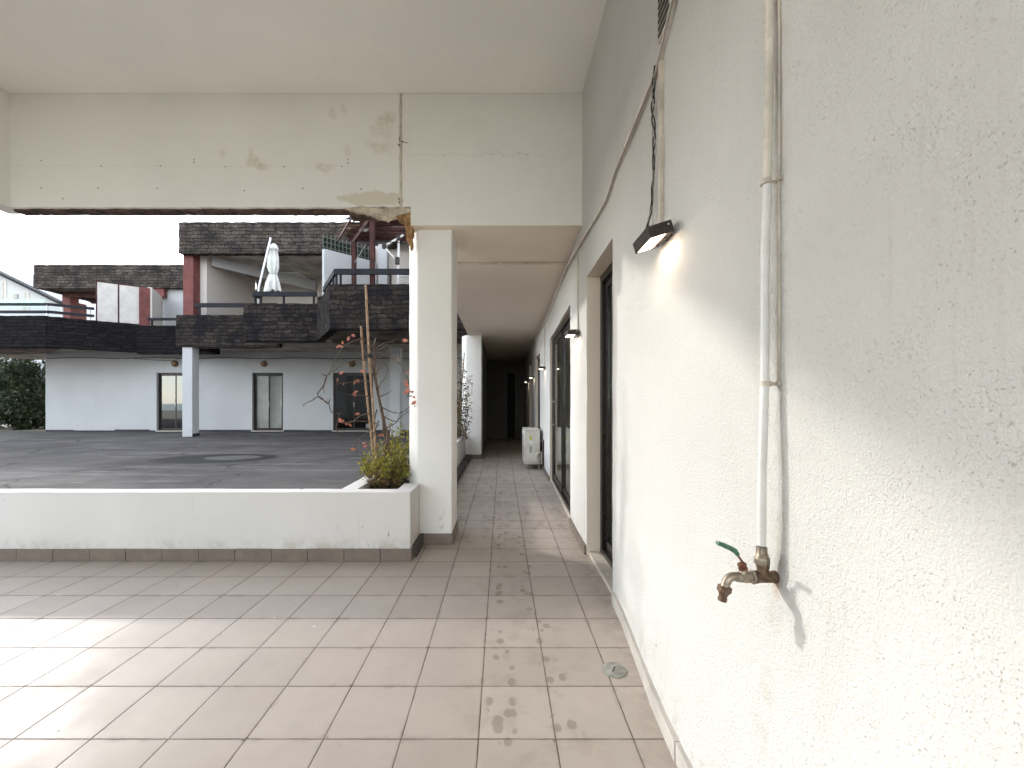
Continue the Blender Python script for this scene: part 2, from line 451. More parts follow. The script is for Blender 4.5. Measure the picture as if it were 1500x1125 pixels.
def stucco():
    """hand-thrown white render of the long side wall: coarse grains with small pits, flecks of dirt"""
    m = Mat('coarse_white_render', 0.8, 0.2)
    p = m.pos()
    x, y, z = m.xyz(p)
    c = m.mix(m.ss(m.noise(p, 0.8, 5, 0.6), 0.3, 0.7), (0.575, 0.566, 0.54), (0.62, 0.612, 0.59))
    smooth = m.ss(m.noise(p, 0.55, 2, 0.5), 0.35, 0.65, 0.5, 1.15)
    n1 = m.noise(p, 190, 3, 0.6)
    n2 = m.noise(p, 85, 3, 0.55)
    pit = m.ss(m.vor(m.node('ShaderNodeVectorMath', {0: p, 1: m.map(m.node('ShaderNodeTexNoise', {'Vector': p, 'Scale': 90.0}, out=1), (0.014, 0.014, 0.014))}, operation='ADD'), 105), 0.26, 0.10)
    pr = m.ss(m.noise(p, 9, 4, 0.65), 0.40, 0.58)
    pit = m.ma('MULTIPLY', pit, pr)
    c = m.mix(m.ma('MULTIPLY', pit, 0.34), c, (0.33, 0.28, 0.22))
    # scratches and rubbed dirt
    st = m.noise(m.map(p, (1, 14, 2.6), (3, 1, 2)), 2.0, 5, 0.75)
    st = m.ma('MULTIPLY', m.ss(st, 0.62, 0.75), m.ss(m.noise(p, 2.3, 3, 0.5), 0.5, 0.66))
    c = m.mix(m.ma('MULTIPLY', st, 0.22), c, (0.35, 0.29, 0.23))
    c = specks(m, p, c, 4.5, 0.035, 0.72, (0.2, 0.15, 0.11))
    # long faint runs of dirty water, grime rubbed in beside the pipe
    run = m.ma('MULTIPLY', m.ss(m.noise(m.map(p, (1, 13, 0.5)), 1.6, 5, 0.7), 0.54, 0.72), m.ss(m.noise(m.map(p, (1, 1.5, 0.8)), 1.3, 3, 0.5), 0.42, 0.6))
    c = m.mix(m.ma('MULTIPLY', run, 0.16), c, (0.36, 0.32, 0.26))
    grime = m.ma('MULTIPLY', m.ss(m.ma('ABSOLUTE', m.ma('SUBTRACT', y, 1.085)), 0.05, 0.005), m.ss(m.noise(p, 12, 5, 0.75), 0.4, 0.65))
    c = m.mix(m.ma('MULTIPLY', grime, 0.3), c, (0.38, 0.32, 0.25))
    # rust below the tap and splashes along the foot
    wob = m.noise(p, 12, 4, 0.65)
    rust = m.ell(y, z, 1.088, 0.822, 0.022, 0.04, wob, 0.9, 0.9)
    c = m.mix(m.ma('MULTIPLY', rust, 0.4), c, (0.42, 0.21, 0.08))
    foot = m.ma('MULTIPLY', m.ss(z, 0.28, 0.02), m.ss(m.noise(p, 10, 5, 0.7), 0.48, 0.66))
    c = m.mix(m.ma('MULTIPLY', foot, 0.5), c, (0.40, 0.33, 0.26))
    m.set('Base Color', c)
    h = m.ma('ADD', m.ma('MULTIPLY', n1, 1.0), m.ma('MULTIPLY', n2, 0.75))
    h = m.ma('SUBTRACT', h, m.ma('MULTIPLY', pit, 0.45))
    h = m.ma('MULTIPLY', h, smooth)
    h = m.ma('ADD', h, m.ma('MULTIPLY', m.noise(p, 2.5, 3, 0.5), 1.6))
    m.set('Normal', m.bump(h, 0.8, 0.0074))
    return m.m

def beam_marks(m, p, c):
    x, y, z = m.xyz(p)
    wob = m.noise(p, 9, 4, 0.65)
    S = 3.74/FPX
    def at(px, py): return (px-VX)*S, EYE-(py-VY)*S
    for px, py, rx, ry, a in ((374, 236, 14, 9, .42), (368, 226, 5, 10, .35), (384, 244, 11, 5, .4), (473, 245, 12, 7, .45), (486, 165, 7, 10, .35), (503, 160, 6, 9, .28),
                              (325, 224, 6, 6, .28), (508, 220, 6, 11, .35), (560, 190, 18, 22, .34), (556, 215, 22, 10, .32), (570, 172, 14, 8, .3)):
        u, w = at(px, py)
        k = m.ell(x, z, u, w, rx*S*1.3, ry*S*1.3, wob, 1.0, 0.8)
        k = m.ma('MULTIPLY', k, m.ss(m.noise(p, 26, 4, 0.7), 0.25, 0.6))
        c = m.mix(m.ma('MULTIPLY', k, a), c, (0.44, 0.37, 0.23))
    u, w = at(545, 291)
    k = m.ell(x, z, u, w, 48*S, 13*S, wob, 0.7, 0.3)
    c = m.mix(m.ma('MULTIPLY', k, 0.42), c, (0.40, 0.34, 0.2))
    k2 = m.ell(x, z, u, w+0.005, 41*S, 9*S, wob, 0.8, 0.4)
    c = m.mix(m.ma('MULTIPLY', k2, 0.5), c, (0.62, 0.57, 0.45))
    # nail holes of the old shuttering in two rows
    for px, py in ((60, 235), (148, 243), (235, 243), (284, 234), (284, 238), (330, 244), (416, 244), (501, 244), (510, 234), (510, 239), (60, 275), (144, 275), (230, 276), (358, 279), (444, 276), (529, 277), (92, 291)):
        u, w = at(px, py)
        k = m.ell(x, z, u, w, 0.009, 0.009, m.noise(p, 90, 2, 0.5), 0.5, 0.4)
        c = m.mix(m.ma('MULTIPLY', k, 0.7), c, (0.08, 0.06, 0.045))
    # faint board lines and hairline cracks
    ln = m.ss(m.ma('ABSOLUTE', m.ma('SUBTRACT', m.ma('ADD', z, m.ma('MULTIPLY', wob, 0.03)), at(0, 243)[1]+0.012)), 0.006, 0.001)
    c = m.mix(m.ma('MULTIPLY', m.ma('MULTIPLY', ln, m.ss(x, -0.95, -1.2)), 0.12), c, (0.3, 0.26, 0.2))
    cr = m.ss(m.ma('ABSOLUTE', m.ma('SUBTRACT', m.ma('ADD', z, m.ma('MULTIPLY', m.noise(p, 4, 5, 0.7), 0.25)), at(0, 226)[1]+0.125)), 0.004, 0.001)
    cr = m.ma('MULTIPLY', cr, m.ma('MULTIPLY', m.ss(x, -0.9, -0.8), m.ss(x, 0.5, 0.3)))
    c = m.mix(m.ma('MULTIPLY', cr, 0.35), c, (0.25, 0.2, 0.15))
    return c

def low_wall_marks(m, p, c):
    x, y, z = m.xyz(p)
    wob = m.noise(p, 14, 5, 0.7)
    reg = m.ss(x, -1.75, -1.0)
    k = m.ma('MULTIPLY', m.ss(m.noise(m.map(p, (3, 3, 1)), 9, 5, 0.75), 0.63, 0.72), m.ma('MULTIPLY', reg, m.ss(z, 0.5, 0.3)))
    c = m.mix(m.ma('MULTIPLY', k, 0.85), c, (0.10, 0.085, 0.06))
    drip = m.ss(m.noise(m.map(p, (11, 11, 0.6)), 2.0, 4, 0.7), 0.6, 0.75)
    c = m.mix(m.ma('MULTIPLY', m.ma('MULTIPLY', drip, m.ma('MAXIMUM', reg, 0.35)), 0.4), c, (0.33, 0.28, 0.20))
    foot = m.ma('MULTIPLY', m.ss(z, 0.22, 0.09), m.ss(m.noise(p, 6, 5, 0.7), 0.4, 0.65))
    c = m.mix(m.ma('MULTIPLY', foot, 0.5), c, (0.30, 0.25, 0.19))
    c = specks(m, p, c, 8.0, 0.05, 0.7, (0.12, 0.10, 0.08))
    return specks(m, p, c, 2.6, 0.045, 0.4, (0.05, 0.045, 0.04))

def edge_marks(m, p, c):
    c = specks(m, p, c, 5, 0.04, 0.7, (0.3, 0.24, 0.17))
    x, y, z = m.xyz(p)
    foot = m.ma('MULTIPLY', m.ss(z, 0.55, 0.1), m.ss(m.noise(p, 8, 5, 0.75), 0.55, 0.7))
    return m.mix(m.ma('MULTIPLY', foot, 0.4), c, (0.3, 0.25, 0.2))

def facade_marks(m, p, c):
    x, y, z = m.xyz(p)
    foot = m.ma('MULTIPLY', m.ss(z, 0.5, 0.1), m.ss(m.noise(p, 3, 5, 0.7), 0.45, 0.7))
    c = m.mix(m.ma('MULTIPLY', foot, 0.3), c, (0.3, 0.28, 0.26))
    drip = m.ma('MULTIPLY', m.ss(m.noise(m.map(p, (2.2, 1, 0.12)), 2.0, 4, 0.65), 0.55, 0.75), m.ss(z, 2.2, 3.4))
    return m.mix(m.ma('MULTIPLY', drip, 0.3), c, (0.36, 0.31, 0.25))

M = {}
M['tile'] = floor_marks()
M['asphalt'] = asphalt()
M['sand'] = sand()
M['sea'] = sea()
M['stucco'] = stucco()
M['plaster'] = plaster('white_plaster', (0.79, 0.775, 0.74), marks=edge_marks) if 1 else plaster('white_plaster', marks=edge_marks)
M['ceiling'] = plaster('ceiling_paint', (0.88, 0.86, 0.81))
M['beam'] = plaster('stained_beam_plaster', (0.77, 0.755, 0.71), marks=beam_marks)
M['lowwall'] = plaster('low_wall_paint', (0.62, 0.60, 0.575), marks=low_wall_marks)
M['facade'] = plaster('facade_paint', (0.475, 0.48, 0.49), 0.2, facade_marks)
M['upperwall'] = plaster('beige_wall_paint', (0.56, 0.51, 0.47), 0.2)
M['dimwall'] = plaster('unlit_end_wall_grey', (0.15, 0.14, 0.135), 0.2)  # shade of the unlit corridor end put into the grey
M['jamb'] = plaster('beige_reveal_paint', (0.80, 0.71, 0.60), 0.25, edge_marks)
M['corridorceiling'] = plaster('corridor_ceiling_paint', (0.84, 0.735, 0.625), 0.2)
M['rawplaster'] = simple('broken_ochre_plaster', (0.34, 0.20, 0.085), 0.95, var=0.4, scale=14, bump=0.8, bscale=40)
M['paleplaster'] = simple('crumbling_pale_plaster', (0.52, 0.46, 0.36), 0.95, var=0.25, scale=18, bump=0.8, bscale=45)
M['rustwood'] = simple('weathered_brown_board', (0.085, 0.052, 0.038), 0.9, var=0.5, scale=9, bump=0.6, bscale=50)
M['skirt'] = simple('skirting_tile', (0.165, 0.130, 0.105), 0.5, var=0.12, scale=5, dirt=0.25)
M['skirtpale'] = simple('pale_skirting_tile', (0.46, 0.43, 0.39), 0.5, var=0.12, scale=5, dirt=0.35)
M['marble'] = simple('door_sill_marble', (0.58, 0.52, 0.45), 0.35, var=0.12, scale=9, dirt=0.2)
M['dark'] = simple('dark_bronze_aluminium', (0.022, 0.018, 0.016), 0.35, 0.3, var=0.2, scale=8)
M['rail'] = simple('dark_grey_railing_paint', (0.017, 0.018, 0.022), 0.7, var=0.25, scale=5, spec=0.2)
M['lampbox'] = simple('brown_lamp_casing', (0.035, 0.024, 0.019), 0.45, 0.2, var=0.2, scale=30, local=True)
M['lampglow'] = emit('lamp_diffuser', (1.0, 0.80, 0.60), 3.2)
M['conduit'] = simple('painted_cable_duct', (0.56, 0.50, 0.42), 0.6, var=0.16, scale=9, dirt=0.35)
M['duct'] = simple('duct_old_cream', (0.64, 0.59, 0.51), 0.6, var=0.15, scale=7, dirt=0.3)
M['pipe'] = simple('white_plastic_pipe', (0.66, 0.655, 0.63), 0.4, var=0.06, scale=8, dirt=0.12)
M['black'] = simple('black_cable_sheath', (0.012, 0.012, 0.013), 0.5)
M['greycable'] = simple('grey_cable_sheath', (0.35, 0.33, 0.3), 0.5)
M['steel'] = simple('screw_steel', (0.5, 0.5, 0.5), 0.35, 1.0, local=True)
M['brass'] = simple('tarnished_brass', (0.33, 0.28, 0.22), 0.42, 0.85, var=0.3, scale=60, bump=0.25, bscale=260, dirt=0.5)
M['brassdark'] = simple('browned_brass', (0.17, 0.11, 0.07), 0.55, 0.6, var=0.35, scale=60, bump=0.3, bscale=260, dirt=0.5)
M['rust'] = simple('rusted_iron', (0.17, 0.065, 0.035), 0.8, 0.2, var=0.4, scale=80, bump=0.4, bscale=300)
M['greenlever'] = simple('worn_green_lever_paint', (0.045, 0.15, 0.085), 0.5, var=0.3, scale=60, dirt=0.7)
M['drain'] = simple('drain_cover_metal', (0.33, 0.33, 0.29), 0.5, 0.3, var=0.2, scale=30, bump=0.3, bscale=90)
M['ac'] = simple('air_conditioner_paint', (0.62, 0.60, 0.55), 0.45, var=0.08, scale=6, dirt=0.1)
M['acgrille'] = simple('fan_grille_grey', (0.30, 0.29, 0.27), 0.5)
M['paper'] = simple('sticker_white', (0.72, 0.72, 0.70), 0.5)
M['yellow'] = simple('sticker_yellow_green', (0.50, 0.52, 0.10), 0.5, var=0.3, scale=60)
M['curtain'] = simple('beige_curtain', (0.58, 0.48, 0.39), 0.9, var=0.1, scale=3)
M['blind'] = simple('grey_roller_blind', (0.44, 0.43, 0.41), 0.85, var=0.1, scale=2)
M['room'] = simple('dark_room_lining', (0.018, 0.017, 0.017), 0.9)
M['glass'] = glass('window_glass', 0.0)
M['glassdoor'] = glass('corridor_door_glass', 0.06, (0.75, 0.76, 0.74))
M['mirror'] = glass('sun_film_glass', 0.09, (0.35, 0.36, 0.36))
M['darkglass'] = glass('dark_room_glass', 0.0, (0.8, 0.8, 0.8), base=0.45)
M['balglass'] = glass('balustrade_glass', 0.05, (0.72, 0.88, 0.85))
M['stoneroof'] = stone('weathered_roof_stone', (0.022, 0.018, 0.016), (0.115, 0.096, 0.084), 0.6)
M['stonebalcony'] = stone('blackened_balcony_stone', (0.009, 0.008, 0.0078), (0.064, 0.053, 0.047), 0.9)
M['stoneblack'] = stone('black_balcony_stone', (0.005, 0.005, 0.006), (0.024, 0.021, 0.021), 0.7)
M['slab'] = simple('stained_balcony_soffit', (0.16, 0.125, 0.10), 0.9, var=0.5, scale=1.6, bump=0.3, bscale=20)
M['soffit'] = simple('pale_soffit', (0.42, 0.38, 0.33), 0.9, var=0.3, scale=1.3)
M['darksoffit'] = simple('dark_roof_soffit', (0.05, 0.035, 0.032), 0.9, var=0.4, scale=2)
M['red'] = simple('oxide_red_paint', (0.135, 0.040, 0.035), 0.8, var=0.2, scale=3)
M['redwood'] = simple('red_stained_timber', (0.055, 0.015, 0.012), 0.85, var=0.35, scale=6, bump=0.3, bscale=60)
M['reed'] = simple('torn_reed_matting', (0.20, 0.125, 0.085), 0.95, var=0.5, scale=30, bump=0.6, bscale=70)
M['shutter'] = simple('white_shutter', (0.60, 0.57, 0.55), 0.6, var=0.08, scale=5)
M['parasol'] = simple('off_white_canvas', (0.66, 0.66, 0.62), 0.9, var=0.14, scale=5, bump=0.2, bscale=90)
M['whitemetal'] = simple('white_enamel_tube', (0.72, 0.72, 0.72), 0.4)
M['globe'] = simple('yellowed_lamp_glass', (0.22, 0.13, 0.065), 0.4, var=0.25, scale=14, local=True)
M['greenmesh'] = simple('green_trellis_paint', (0.085, 0.10, 0.078), 0.6)
M['darkgreen'] = simple('green_shade_mesh', (0.005, 0.010, 0.006), 0.9)
M['bamboo'] = simple('weathered_bamboo', (0.36, 0.235, 0.14), 0.65, var=0.3, scale=25, dirt=0.3)
M['bark'] = simple('vine_bark', (0.105, 0.068, 0.048), 0.9, var=0.35, scale=50, bump=0.6, bscale=160)
M['soil'] = simple('planter_soil', (0.035, 0.024, 0.018), 0.95, var=0.5, scale=20, bump=0.8, bscale=50)
M['base'] = simple('bitumen_base_band', (0.022, 0.024, 0.03), 0.7, var=0.3, scale=2)

def leafmat(name, a, b, c, trans=0.25):
    m = Mat(name, 0.55, 0.3)
    r = m.node('ShaderNodeNewGeometry', out='Random Per Island')
    col = m.mix(m.ss(r, 0.0, 0.6), a, b)
    col = m.mix(m.ss(r, 0.7, 1.0), col, c)
    m.set('Base Color', col)
    tl = m.node('ShaderNodeBsdfTranslucent', {'Color': col})
    mx = m.node('ShaderNodeMixShader', {0: trans, 1: m.b.outputs[0], 2: tl})
    m.nt.links.new(mx, m.out.inputs[0])
    return m.m
M['redleaf'] = leafmat('red_autumn_leaf', (0.34, 0.10, 0.075), (0.42, 0.18, 0.13), (0.30, 0.12, 0.06), 0.35)
M['shrubleaf'] = leafmat('olive_shrub_leaf', (0.105, 0.115, 0.018), (0.24, 0.22, 0.03), (0.36, 0.30, 0.06), 0.4)
M['drybrown'] = leafmat('dry_brown_twig', (0.14, 0.085, 0.04), (0.2, 0.13, 0.06), (0.1, 0.07, 0.03), 0.2)
M['vineleaf'] = leafmat('bronze_vine_leaf', (0.06, 0.06, 0.018), (0.12, 0.085, 0.03), (0.20, 0.09, 0.04), 0.3)
M['treeleaf'] = leafmat('dark_tree_leaf', (0.018, 0.032, 0.015), (0.04, 0.058, 0.022), (0.08, 0.07, 0.045), 0.2)
# ================================================================ ground, sea, floor, sky
def S(t):
    t = max(0.0, min(1.0, t)); return t*t*(3-2*t)
def wallX(y, z=1.5):
    """the long side wall: leans out a little at its near foot, drifts away along the walkway"""
    return 0.727 + 0.085*S((y-3.4)/4.6) - 0.085*S((2.7-y)/1.25)*(1-S(z/1.0))

structure(MB().box(-900, 900, -46, 1500, -0.3, -0.06).build('ground', M['sand']))
structure(MB().box(-900, 900, -1500, -46, -0.3, -0.10).build('sea', M['sea']))
structure(MB().box(-40, -0.72, 3.50, 17.95, -0.05, 0.10).build('courtyard', M['asphalt']))
structure(MB().box(-7.0, 1.05, -3.2, 16.2, -0.05, 0.0).build('terrace_floor', M['tile']))

# ================================================================ the near building
HOUSE = thing('terrace_building', 'white plastered building in the foreground with covered terrace, corridor and dark glass doors', 'building', (0, 4, 0))
Z_HI, Z_LO, Z_BEAM = 4.10, 2.908, 3.07
DOORS = [(2.72, 3.55, 2.385), (4.46, 6.86, 2.365), (8.82, 9.95, 2.38), (11.25, 12.1, 2.40)]
ys = span(-2.5, 15.55, 0.06, [v for d in DOORS for v in d[:2]])
zs = span(0.0, Z_HI, 0.06, sorted(set(d[2] for d in DOORS)))
# exact opening edges
for d in DOORS:
    for e in d[:2]:
        if e not in ys: ys.append(e)
    if d[2] not in zs: zs.append(d[2])
ys.sort(); zs.sort()
def fw(y, z):
    n = mnoise.noise(Vector((y*2.1, z*2.1, 3.0)))*0.004 + mnoise.noise(Vector((y*9, z*9, 8.0)))*0.0022
    e = 0.0
    for a, b, t in DOORS:                                  # hand-plastered arrises wander a little
        for k in (a, b):
            if abs(y-k) < 0.001 and z < t+0.01: e = mnoise.noise(Vector((k*5, z*5, 1)))*0.008
    return Vector((wallX(y, z)+n, y+e, z))
w = MB(); w.grid(ys, zs, fw, [(a, b, -1, t) for a, b, t in DOORS], (0.24, 0, 0))
for f_ in w.bm.faces:
    if max(v.co.x - wallX(v.co.y, v.co.z) for v in f_.verts) > 0.1: f_.material_index = 1
w.build('wall', [M['stucco'], M['jamb']], HOUSE, smooth='auto')

# ceiling and beams
c = MB(); c.box(-4.62, 1.0, -2.6, 3.739, Z_HI, Z_HI+0.16)
c.build('ceiling', M['ceiling'], HOUSE)
# the wide front beam: a thin plaster face broken away along its foot, old board behind
rb = random.Random(3)
xs = span(-4.44, -0.822, 0.025)
b = MB()
def foot(x):
    z = Z_BEAM + 0.006*mnoise.noise(Vector((x*7, 0, 0))) + 0.010*max(0, mnoise.noise(Vector((x*16, 4, 0)))-0.15)
    if x > -1.35: z += 0.006 + 0.010*mnoise.noise(Vector((x*23, 9, 0)))
    return z
top = [(x, 3.74, Z_HI+0.16) for x in xs]
vs_f = [b.bm.verts.new((x, 3.74, foot(x))) for x in xs]
vs_t = [b.bm.verts.new((x, 3.74, Z_HI+0.16)) for x in xs]
vb_f = [b.bm.verts.new((x, 3.768, foot(x)-0.002)) for x in xs]
vb_t = [b.bm.verts.new((x, 3.768, Z_HI+0.16)) for x in xs]
for i in range(len(xs)-1):
    b.bm.faces.new((vs_f[i], vs_f[i+1], vs_t[i+1], vs_t[i]))
    b.bm.faces.new((vb_f[i+1], vb_f[i], vb_t[i], vb_t[i+1]))
    b.bm.faces.new((vb_f[i], vb_f[i+1], vs_f[i+1], vs_f[i]))
b.bm.faces.new((vs_f[-1], vb_f[-1], vb_t[-1], vs_t[-1]))
beam = b.build('beam', M['beam'], HOUSE)
bb = MB()
def bfoot(x):
    return 3.052 + 0.007*mnoise.noise(Vector((x*5, 2, 0))) + 0.006*mnoise.noise(Vector((x*21, 6, 0)))
pa = [(x, 3.770, bfoot(x)) for x in xs]; pb = [(x, 3.875, bfoot(x)+0.004) for x in xs]
A = [bb.bm.verts.new(p) for p in pa]; B = [bb.bm.verts.new(p) for p in pb]
C = [bb.bm.verts.new((x, 3.770, 3.4)) for x in xs]; D = [bb.bm.verts.new((x, 3.875, 3.4)) for x in xs]
for i in range(len(xs)-1):
    bb.bm.faces.new((A[i], A[i+1], C[i+1], C[i])); bb.bm.faces.new((B[i], B[i+1], A[i+1], A[i])); bb.bm.faces.new((B[i+1], B[i], D[i], D[i+1]))
bb.build('soffit_board', M['rustwood'], beam)
# side beam towards the open left end
MB().box(-4.60, -4.437, -2.6, 3.872, 3.066, Z_HI-0.002, 0.006).build('beam', M['plaster'], HOUSE)
# deep beam over the walkway and the walkway's ceiling
m = MB(); m.box(-0.8235, 0.95, 3.742, 4.29, Z_LO, Z_HI+0.16, 0.004)
for f_ in m.bm.faces:
    if f_.calc_center_median().z < Z_LO+.001: f_.material_index = 1
m.build('lintel', [M['beam'], M['corridorceiling']], HOUSE)
MB().box(-0.79, 0.98, 4.292, 15.6, Z_LO+0.003, 3.12).build('corridor_ceiling', M['corridorceiling'], HOUSE)
# peeled corner: broken layers of render under the beam and down the pillar edge
def ragged(pts, th, mat, name, parent, seed, y):
    """a lump of broken render: an uneven outline with thickness"""
    r = random.Random(seed); out = []
    n = len(pts)
    for i in range(n):
        p, q = Vector((*pts[i], 0)), Vector((*pts[(i+1) % n], 0))
        k = max(2, int((q-p).length/0.022))
        for j in range(k):
            v = p.lerp(q, j/k)
            if j: v += Vector((r.uniform(-.008, .008), r.uniform(-.008, .008), 0))
            out.append((v.x, y + r.uniform(-.002, .002), v.y))
    m = MB(); m.prism(out, (0, th, 0))
    return m.build(name, mat, parent)
s374 = lambda px, py: ((px-VX)*3.74/FPX, EYE-(py-VY)*3.74/FPX)
ragged([s374(*p) for p in ((500, 303), (532, 302), (560, 304), (588, 302), (601, 305), (600, 311), (575, 317), (566, 322), (556, 318), (543, 314), (528, 310), (512, 307))],
       0.055, M['paleplaster'], 'broken_render', beam, 1, 3.775-0.024)
ragged([s374(*p) for p in ((578, 312), (590, 306), (602, 305), (602, 342), (597, 345), (594, 330), (589, 320), (580, 317))], 0.10, M['rawplaster'], 'exposed_brick_edge', beam, 2, 3.76)
ragged([s374(*p) for p in ((590, 318), (601, 319), (602, 352), (599, 362), (594, 350), (592, 333))], 0.06, M['rawplaster'], 'exposed_brick_edge', beam, 5, 3.80)
ragged([s374(*p) for p in ((504, 307), (530, 308), (552, 312), (548, 316), (530, 313), (512, 311))], 0.07, M['rustwood'], 'splintered_board', beam, 4, 3.80)
for k in range(9):
    x0 = -1.40 + k*0.028 + rb.uniform(-.01, .01)
    m = MB(); m.tube([(x0, 3.83, 3.06), (x0+rb.uniform(-.06, .05), 3.84, 3.02), (x0+rb.uniform(-.14, .06), 3.85, 2.99+rb.uniform(-.02, .02))], [0.005, 0.004, 0.002], 5)
    m.build('splinter', M['rustwood'], beam)
# old cable seam down the beam, plastered over and cracked open
m = MB(); pts = []; xsn = s374(587, 0)[0]
for i in range(44):
    z = Z_HI - 0.01 - i*(Z_HI-0.01-3.085)/43
    pts.append((xsn+0.006*mnoise.noise(Vector((0, z*6, 1))), 3.738, z))
m.tube(pts, [0.011+0.004*mnoise.noise(Vector((3, p[2]*14, 1))) for p in pts], 8)
seam = m.build('cable_seam', M['conduit'], beam, smooth=True)
for zz, ww in ((3.66, .03), (3.52, .018), (3.12, .025), (3.95, .012)):
    o = [(xsn-0.010+rb.uniform(-.012, .012), zz + (j/5-.5)*ww*3+rb.uniform(-.006, .006)) for j in range(6)]
    m = MB(); m.tube([(a, 3.7365, b_) for a, b_ in o], [0.002, 0.006, 0.004, 0.007, 0.005, 0.002], 6); m.build('crack', M['rustwood'], seam)
m = MB(); m.tube([(xsn+.0+j*.012, 3.7375, 3.665-0.012*mnoise.noise(Vector((j, 0, 0)))-j*.003) for j in range(7)], [.009, .006, .004, .002, .003, .002, .001], 6); m.build('crack', M['rustwood'], seam)

# pillars: square shaft with a slanting outer shoulder, tiled foot
def pillar(y0, y1, xl, xr, zb=0.0):
    poly = [(xl, y0), (xr, y0), (xr, y1), (xl-0.135, y1), (xl-0.125, y0+0.21)]
    zsn = span(zb, Z_LO-0.001, 0.05)
    m = MB()
    pl = []
    for i in range(len(poly)):                             # chamfer every arris a little
        p = Vector((*poly[i], 0)); a = Vector((*poly[i-1], 0)); b_ = Vector((*poly[(i+1) % len(poly)], 0))
        pl += [p+(a-p).normalized()*0.008, p+(b_-p).normalized()*0.008]
    rings = [[m.bm.verts.new((p.x+0.0035*mnoise.noise(Vector((p.x*9, p.y*9, z*7))), p.y+0.003*mnoise.noise(Vector((p.y*9, p.x*9, z*8+5))), z)) for p in pl] for z in zsn]
    n = len(pl)
    for i in range(len(zsn)-1):
        for k in range(n):
            m.bm.faces.new((rings[i][k], rings[i][(k+1) % n], rings[i+1][(k+1) % n], rings[i+1][k]))
    o = m.build('pillar', M['plaster'], HOUSE, smooth='auto')
    sk = MB(); sk.box(xl-0.0, xr+0.012, y0-0.014, y0-0.001, 0.0, 0.10, 0.003); sk.box(xr+0.001, xr+0.012, y0, y1+0.012, 0.0, 0.10, 0.003)
    sk.build('skirting', M['skirt'], o)
    return o
PIL = pillar(3.83, 4.285, -0.776, -0.462)
pillar(9.74, 10.2, -0.832, -0.478)
# blocks that close the walkway's far, unlit end
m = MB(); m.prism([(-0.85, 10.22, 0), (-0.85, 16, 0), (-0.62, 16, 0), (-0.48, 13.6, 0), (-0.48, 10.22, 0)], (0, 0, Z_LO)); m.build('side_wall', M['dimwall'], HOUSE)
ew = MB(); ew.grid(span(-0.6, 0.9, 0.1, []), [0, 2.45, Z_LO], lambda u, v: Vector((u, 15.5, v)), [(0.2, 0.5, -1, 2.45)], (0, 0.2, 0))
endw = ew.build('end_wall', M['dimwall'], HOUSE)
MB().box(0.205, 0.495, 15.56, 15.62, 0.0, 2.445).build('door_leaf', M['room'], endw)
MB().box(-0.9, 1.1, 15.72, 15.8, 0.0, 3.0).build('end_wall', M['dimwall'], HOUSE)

# skirting tiles along the side wall, broken at the doors
def skirt_run(y0, y1, mat):
    sk = MB(); y = y0; r = random.Random(int(y0*100)+5)
    while y < y1-0.01:
        e = min(y+0.30, y1)
        j = r.uniform(-.002, .003)
        pts = []
        x0, x1 = wallX(y+.002, 0.03), wallX(e-.002, 0.03)
        t = 0.016
        sk.prism([(x0-t-j, y+.0015, 0), (x1-t-j, e-.0015, 0), (x1+.05, e-.0015, 0), (x0+.05, y+.0015, 0)], (0, 0, 0.078+r.uniform(-.002, .002)))
        y = e
    return sk.build('skirting', mat, HOUSE)
skirt_run(-2.4, 2.70, M['skirtpale'])
skirt_run(3.56, 4.44, M['skirt'])
skirt_run(6.88, 8.80, M['skirt'])
skirt_run(9.97, 11.22, M['skirt'])

